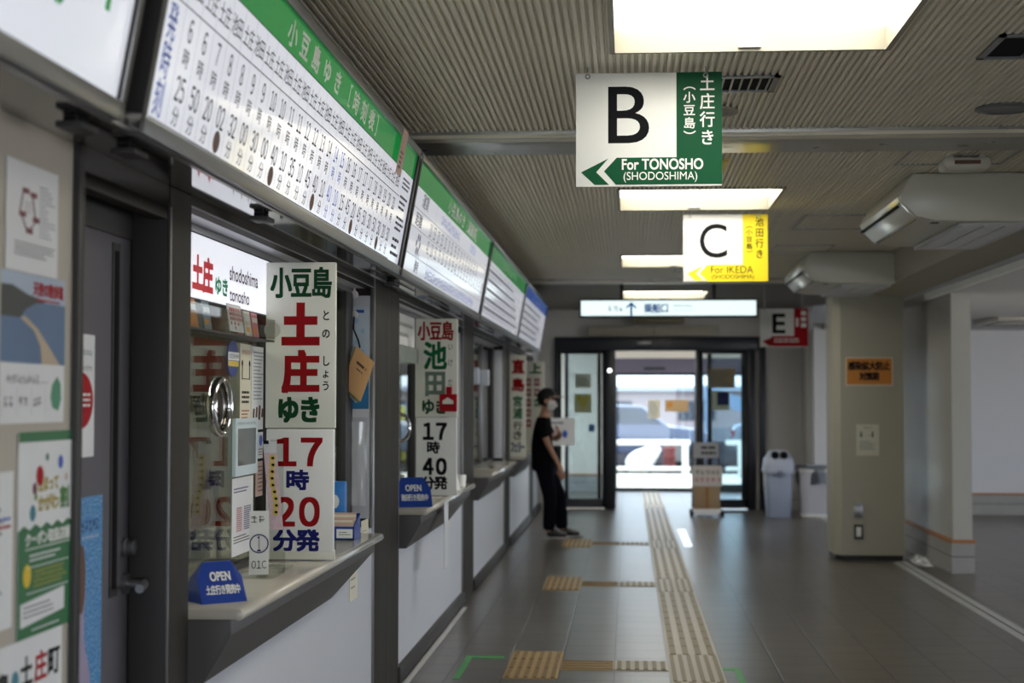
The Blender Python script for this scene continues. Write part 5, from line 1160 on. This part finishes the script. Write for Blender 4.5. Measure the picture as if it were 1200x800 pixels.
for x, c, lab in ((3.2, (214, 206, 60), 'yellow crate stacked outside near the ramp'), (3.75, (120, 160, 60), 'green crate stacked outside near the ramp'), (.9, (120, 44, 40), 'red crate on the ground behind the guard rail'), (-.9, (96, 72, 66), 'brown crate on the ground behind the guard rail')):
    y = 40 if x > 2 else 34.5; z1 = 1.35 if x > 2 else .5; m = mat('crate_%d_%d_%d' % c, c, .5); mb = MB()
    hw = .22 if x > 2 else .12; mb.box(x - hw, x + hw, y, y + .4, -.02, z1, m)
    for k in range(3): mb.box(x - hw - .02, x + hw + .02, y - .015, y + .415, z1 * (.15 + .35 * k), z1 * (.15 + .35 * k) + .05, m)
    tag(mb.build('crate', bevel=.01), lab, 'crate')
mb = MB(); mb.box(-60, 70, 60, 60.3, -.2, .5, mat('quay_wall', (150, 150, 156), .8)); tag(mb.build('quay_wall'), 'grey quay wall far behind the parked cars', 'wall')

# ================================================================ THE PERSON
SKIN = mat('skin', (196, 148, 122), .5, var=.05); TEE = mat('black_cotton', (12, 13, 17), .9, spec=.1); TRO = mat('dark_navy_trousers', (13, 14, 24), .9, spec=.1)
HAIR = mat('black_hair', (18, 16, 16), .6); MASK = mat('white_mask_cloth', (228, 226, 222), .7); CAPM = mat('black_cap', (22, 21, 22), .8); BRIM = mat('brown_grey_brim', (112, 96, 84), .7)
def skin(name, verts, edges, radii, m, parent, sub=2):
    me = bpy.data.meshes.new('t'); me.from_pydata(verts, edges, []); o = bpy.data.objects.new('t', me); COL.objects.link(o)
    md = o.modifiers.new('s', 'SKIN'); md.use_smooth_shade = True
    for v, r in zip(me.skin_vertices[0].data, radii): v.radius = r if isinstance(r, tuple) else (r, r)
    me.skin_vertices[0].data[0].use_root = True
    sb = o.modifiers.new('u', 'SUBSURF'); sb.levels = sub; sb.render_levels = sub
    dg = bpy.context.evaluated_depsgraph_get(); dg.update()
    em = bpy.data.meshes.new_from_object(o.evaluated_get(dg)); bpy.data.objects.remove(o)
    mb = MB(); mb.add([v.co.copy() for v in em.vertices], [tuple(p.vertices) for p in em.polygons], m); bpy.data.meshes.remove(em)
    return mb if name is None else mb.build(name, parent, True)
def chain(*segs):
    """segs: lists of (point, radius); a segment starting with an int branches from that vertex"""
    vs, rs, es = [], [], []
    for sg in segs:
        last = None
        for it in sg:
            if isinstance(it, int): last = it; continue
            vs.append(it[0]); rs.append(it[1])
            if last is not None: es.append((last, len(vs) - 1))
            last = len(vs) - 1
    return vs, es, rs
per = thing('person', 'person in black cap, white mask, black T-shirt and dark trousers leaning on the farthest counter', 'person', (-.80, 17.25, 0))
yn, yf = 17.13, 17.35            # near (right) and far (left) leg
J = dict(pel=(-.965, 17.24, .86), sp=(-.985, 17.24, 1.02), ch=(-.975, 17.24, 1.19), nb=(-.955, 17.24, 1.305), nt=(-.935, 17.24, 1.37))
body = chain([(J['pel'], (.10, .085)), (J['sp'], (.095, .08)), (J['ch'], (.11, .095)), (J['nb'], .06), (J['nt'], .052), ((-.925, 17.24, 1.43), (.062, .072)), ((-.922, 17.235, 1.49), (.080, .088)), ((-.928, 17.235, 1.545), (.074, .080)), ((-.932, 17.235, 1.575), (.045, .05))],
             [2, ((-.968, 17.07, 1.262), .056), ((-.955, 17.03, 1.16), .046), ((-.905, 17.03, 1.02), .036), ((-.845, 17.05, .90), .030), ((-.79, 17.07, .80), .023), ((-.775, 17.075, .765), (.030, .018)), ((-.762, 17.08, .72), (.030, .014))],
             [2, ((-.968, 17.41, 1.262), .056), ((-.93, 17.46, 1.15), .046), ((-.84, 17.45, 1.06), .036), ((-.79, 17.37, 1.10), .031), ((-.79, 17.28, 1.14), .024), ((-.795, 17.24, 1.155), (.03, .018)), ((-.80, 17.20, 1.165), (.03, .014))],
             [0, ((-.955, yn + .03, .78), .06), ((-.885, yn - .01, .45), .058), ((-.895, yn, .26), .050), ((-.905, yn, .09), .036), ((-.87, yn, .05), .034), ((-.76, yn, .035), .03)],
             [0, ((-.955, yf - .03, .78), .06), ((-.80, yf, .46), .058), ((-.775, yf, .26), .050), ((-.765, yf, .09), .036), ((-.73, yf, .05), .034), ((-.62, yf, .035), .03)])
b = skin('body', *body[:2], body[2], SKIN, per)
# fingers: five on each hand
mbf = MB()
def fingers(tip, d, side, curl):
    for k in range(4):
        o_ = V(tip) + V(side) * (k - 1.5) * .017; L0 = (.030, .034, .032, .025)[k]; p = [o_ - V(d) * .012, o_ + V(d) * L0, o_ + V(d) * (L0 * 1.7) + V(curl) * .012, o_ + V(d) * (L0 * 2.2) + V(curl) * .03]
        mbf.tube(p, [.0088, .0082, .0075, .006], SKIN, 8)
    o_ = V(tip) - V(d) * .045 + V(side) * -.026 + V(curl) * .004; mbf.tube([o_, o_ + V(d) * .03 + V(side) * -.016 + V(curl) * .008, o_ + V(d) * .058 + V(side) * -.014 + V(curl) * .018], [.0105, .0095, .007], SKIN, 8)
fingers((-.757, 17.08, .705), V((.18, .05, -.98)).normalized(), V((-1, 0, -.2)).normalized() * -1, V((-.2, .9, 0)))
fingers((-.803, 17.185, 1.17), V((-.05, -.97, .22)).normalized(), V((0, .2, -1)).normalized() * -1, V((-.9, 0, 0)))
mbf.build('fingers', b, True)
mb = MB()
for s_ in (-1, 1): mb.lathe((-.925, 17.235 + s_ * .082, 1.475), (0, s_, 0), [(.02, -.01), (.028, .004), (.02, .012), (0, .008)], SKIN, 12)
mb.lathe((-.845, 17.222, 1.478), (1, -.25, -.2), [(.02, -.01), (.014, .01), (.004, .02)], SKIN, 10)
for s_ in (-1, 1): mb.lathe((-.853, 17.222 + s_ * .034, 1.502), (1, -.2, 0), [(.013, -.006), (.011, 0), (0, .003)], INK, 10); 
mb.build('face_features', b, True)
tee = chain([((-.955, 17.24, .70), (.165, .150)), ((-.962, 17.24, .80), (.162, .148)), ((-.972, 17.24, .92), (.158, .14)), ((-.985, 17.24, 1.03), (.136, .124)), ((-.975, 17.24, 1.20), (.142, .132)), ((-.956, 17.24, 1.29), (.088, .08))],
            [4, ((-.968, 17.06, 1.255), .074), ((-.955, 17.025, 1.15), .066), ((-.93, 17.02, 1.075), .064)],
            [4, ((-.968, 17.42, 1.255), .074), ((-.925, 17.465, 1.15), .066), ((-.885, 17.462, 1.095), .064)])
skin('t_shirt', *tee[:2], tee[2], TEE, per)
tro = chain([((-.95, 17.24, .90), (.155, .135)), ((-.95, 17.24, .80), (.16, .14))],
            [1, ((-.945, yn, .70), .100), ((-.885, yn - .01, .45), .082), ((-.893, yn, .26), .074), ((-.900, yn, .075), .072)],
            [1, ((-.925, yf, .70), .100), ((-.80, yf, .46), .082), ((-.777, yf, .26), .074), ((-.768, yf, .075), .072)])
skin('trousers', *tro[:2], tro[2], TRO, per)
SHOE = mat('black_shoe', (22, 22, 26), .35)
for nm, hx, y in (('shoe', -.93, yn), ('shoe', -.80, yf)):
    mb = skin(None, *chain([((hx, y, .052), (.042, .044)), ((hx + .08, y, .058), (.044, .05)), ((hx + .17, y, .042), (.046, .036)), ((hx + .235, y - .005, .036), (.036, .026))])[:2], [(.042, .044), (.044, .05), (.046, .036), (.036, .026)], SHOE, None)
    for v in mb.v: v.z = max(v.z, .012)
    sh = mb.build(nm, per, True)
    mb = MB(); pts = [(hx - .045, y - .03), (hx + .02, y - .04), (hx + .16, y - .048), (hx + .25, y - .03), (hx + .275, y), (hx + .25, y + .03), (hx + .16, y + .045), (hx + .02, y + .04), (hx - .045, y + .03)]
    mb.prism([(a, c, .0) for a, c in pts], (0, 0, .018), mat('grey_sole', (168, 168, 170), .6)); mb.build('sole', sh, bevel=.003)
# hair, mask, cap
def dome(mb, c, r, z0, z1, m, n=20, k=8, tilt=0.0):
    vs = []
    for i in range(k + 1):
        f = i / k * math.pi / 2; 
        for j in range(n):
            q = 2 * math.pi * j / n; x = r[0] * math.cos(f) * math.cos(q)
            vs.append((c[0] + x, c[1] + r[1] * math.cos(f) * math.sin(q), z0 + (z1 - z0) * math.sin(f) + tilt * x))
    mb.add(vs, [(i * n + j, i * n + (j + 1) % n, (i + 1) * n + (j + 1) % n, (i + 1) * n + j) for i in range(k) for j in range(n)] + [tuple(range(n))[::-1]], m)
mb = MB(); mb.lathe((-.945, 17.236, 1.43), (.05, 0, 1), [(.055, 0), (.080, .025), (.092, .07), (.092, .11)], HAIR, 24)
for v in mb.v:
    if v.x > -.90: v.x = -.90 + (v.x + .90) * .15
mb.build('hair', per, True)
mb = MB(); dome(mb, (-.928, 17.236, 0), (.106, .098), 1.525, 1.625, CAPM, tilt=.05); cap = mb.build('cap', per, True)
mb = MB(); pts = []
for j in range(13):
    q = -1.25 + 2.5 * j / 12; pts.append((-.925 + .10 * math.cos(q) * 1.0, 17.232 + .095 * math.sin(q), 1.532))
out = []
for j in range(13):
    q = -1.25 + 2.5 * j / 12; out.append((-.90 + .165 * math.cos(q), 17.215 + .088 * math.sin(q) , 1.522 - .012 * abs(math.sin(q))))
mb.add(pts + out + [(a, b_, c + .008) for a, b_, c in pts + out], [(j, j + 1, 14 + j, 13 + j) for j in range(12)] + [(26 + j, 39 + j, 40 + j, 27 + j) for j in range(12)] + [(13 + j, 14 + j, 40 + j, 39 + j) for j in range(12)], BRIM); mb.build('cap_brim', cap, True)
mb = MB(); vs = []; n, k = 13, 7
for i in range(k):
    for j in range(n):
        q = -1.35 + 2.7 * j / (n - 1); f = i / (k - 1); r = .083 + .026 * math.sin(math.pi * f) * math.cos(q * .9) + .006
        vs.append((-.925 + r * math.cos(q - .12) * (1.0 if f < .8 else .93), 17.236 + r * 1.0 * math.sin(q - .12), 1.485 - .10 * f))
mb.add(vs, [(i * n + j, i * n + j + 1, (i + 1) * n + j + 1, (i + 1) * n + j) for i in range(k - 1) for j in range(n - 1)], MASK)
for s_ in (-1, 1): mb.tube([(-.90, 17.236 + s_ * .088, 1.478), (-.935, 17.236 + s_ * .094, 1.495), (-.94, 17.236 + s_ * .094, 1.455), (-.905, 17.236 + s_ * .085, 1.41)], .002, MASK, 5)
mb.build('face_mask', per, True)
per.location = (-.745, 17.36, 0)          # stands clear of the ledge and of the tactile block
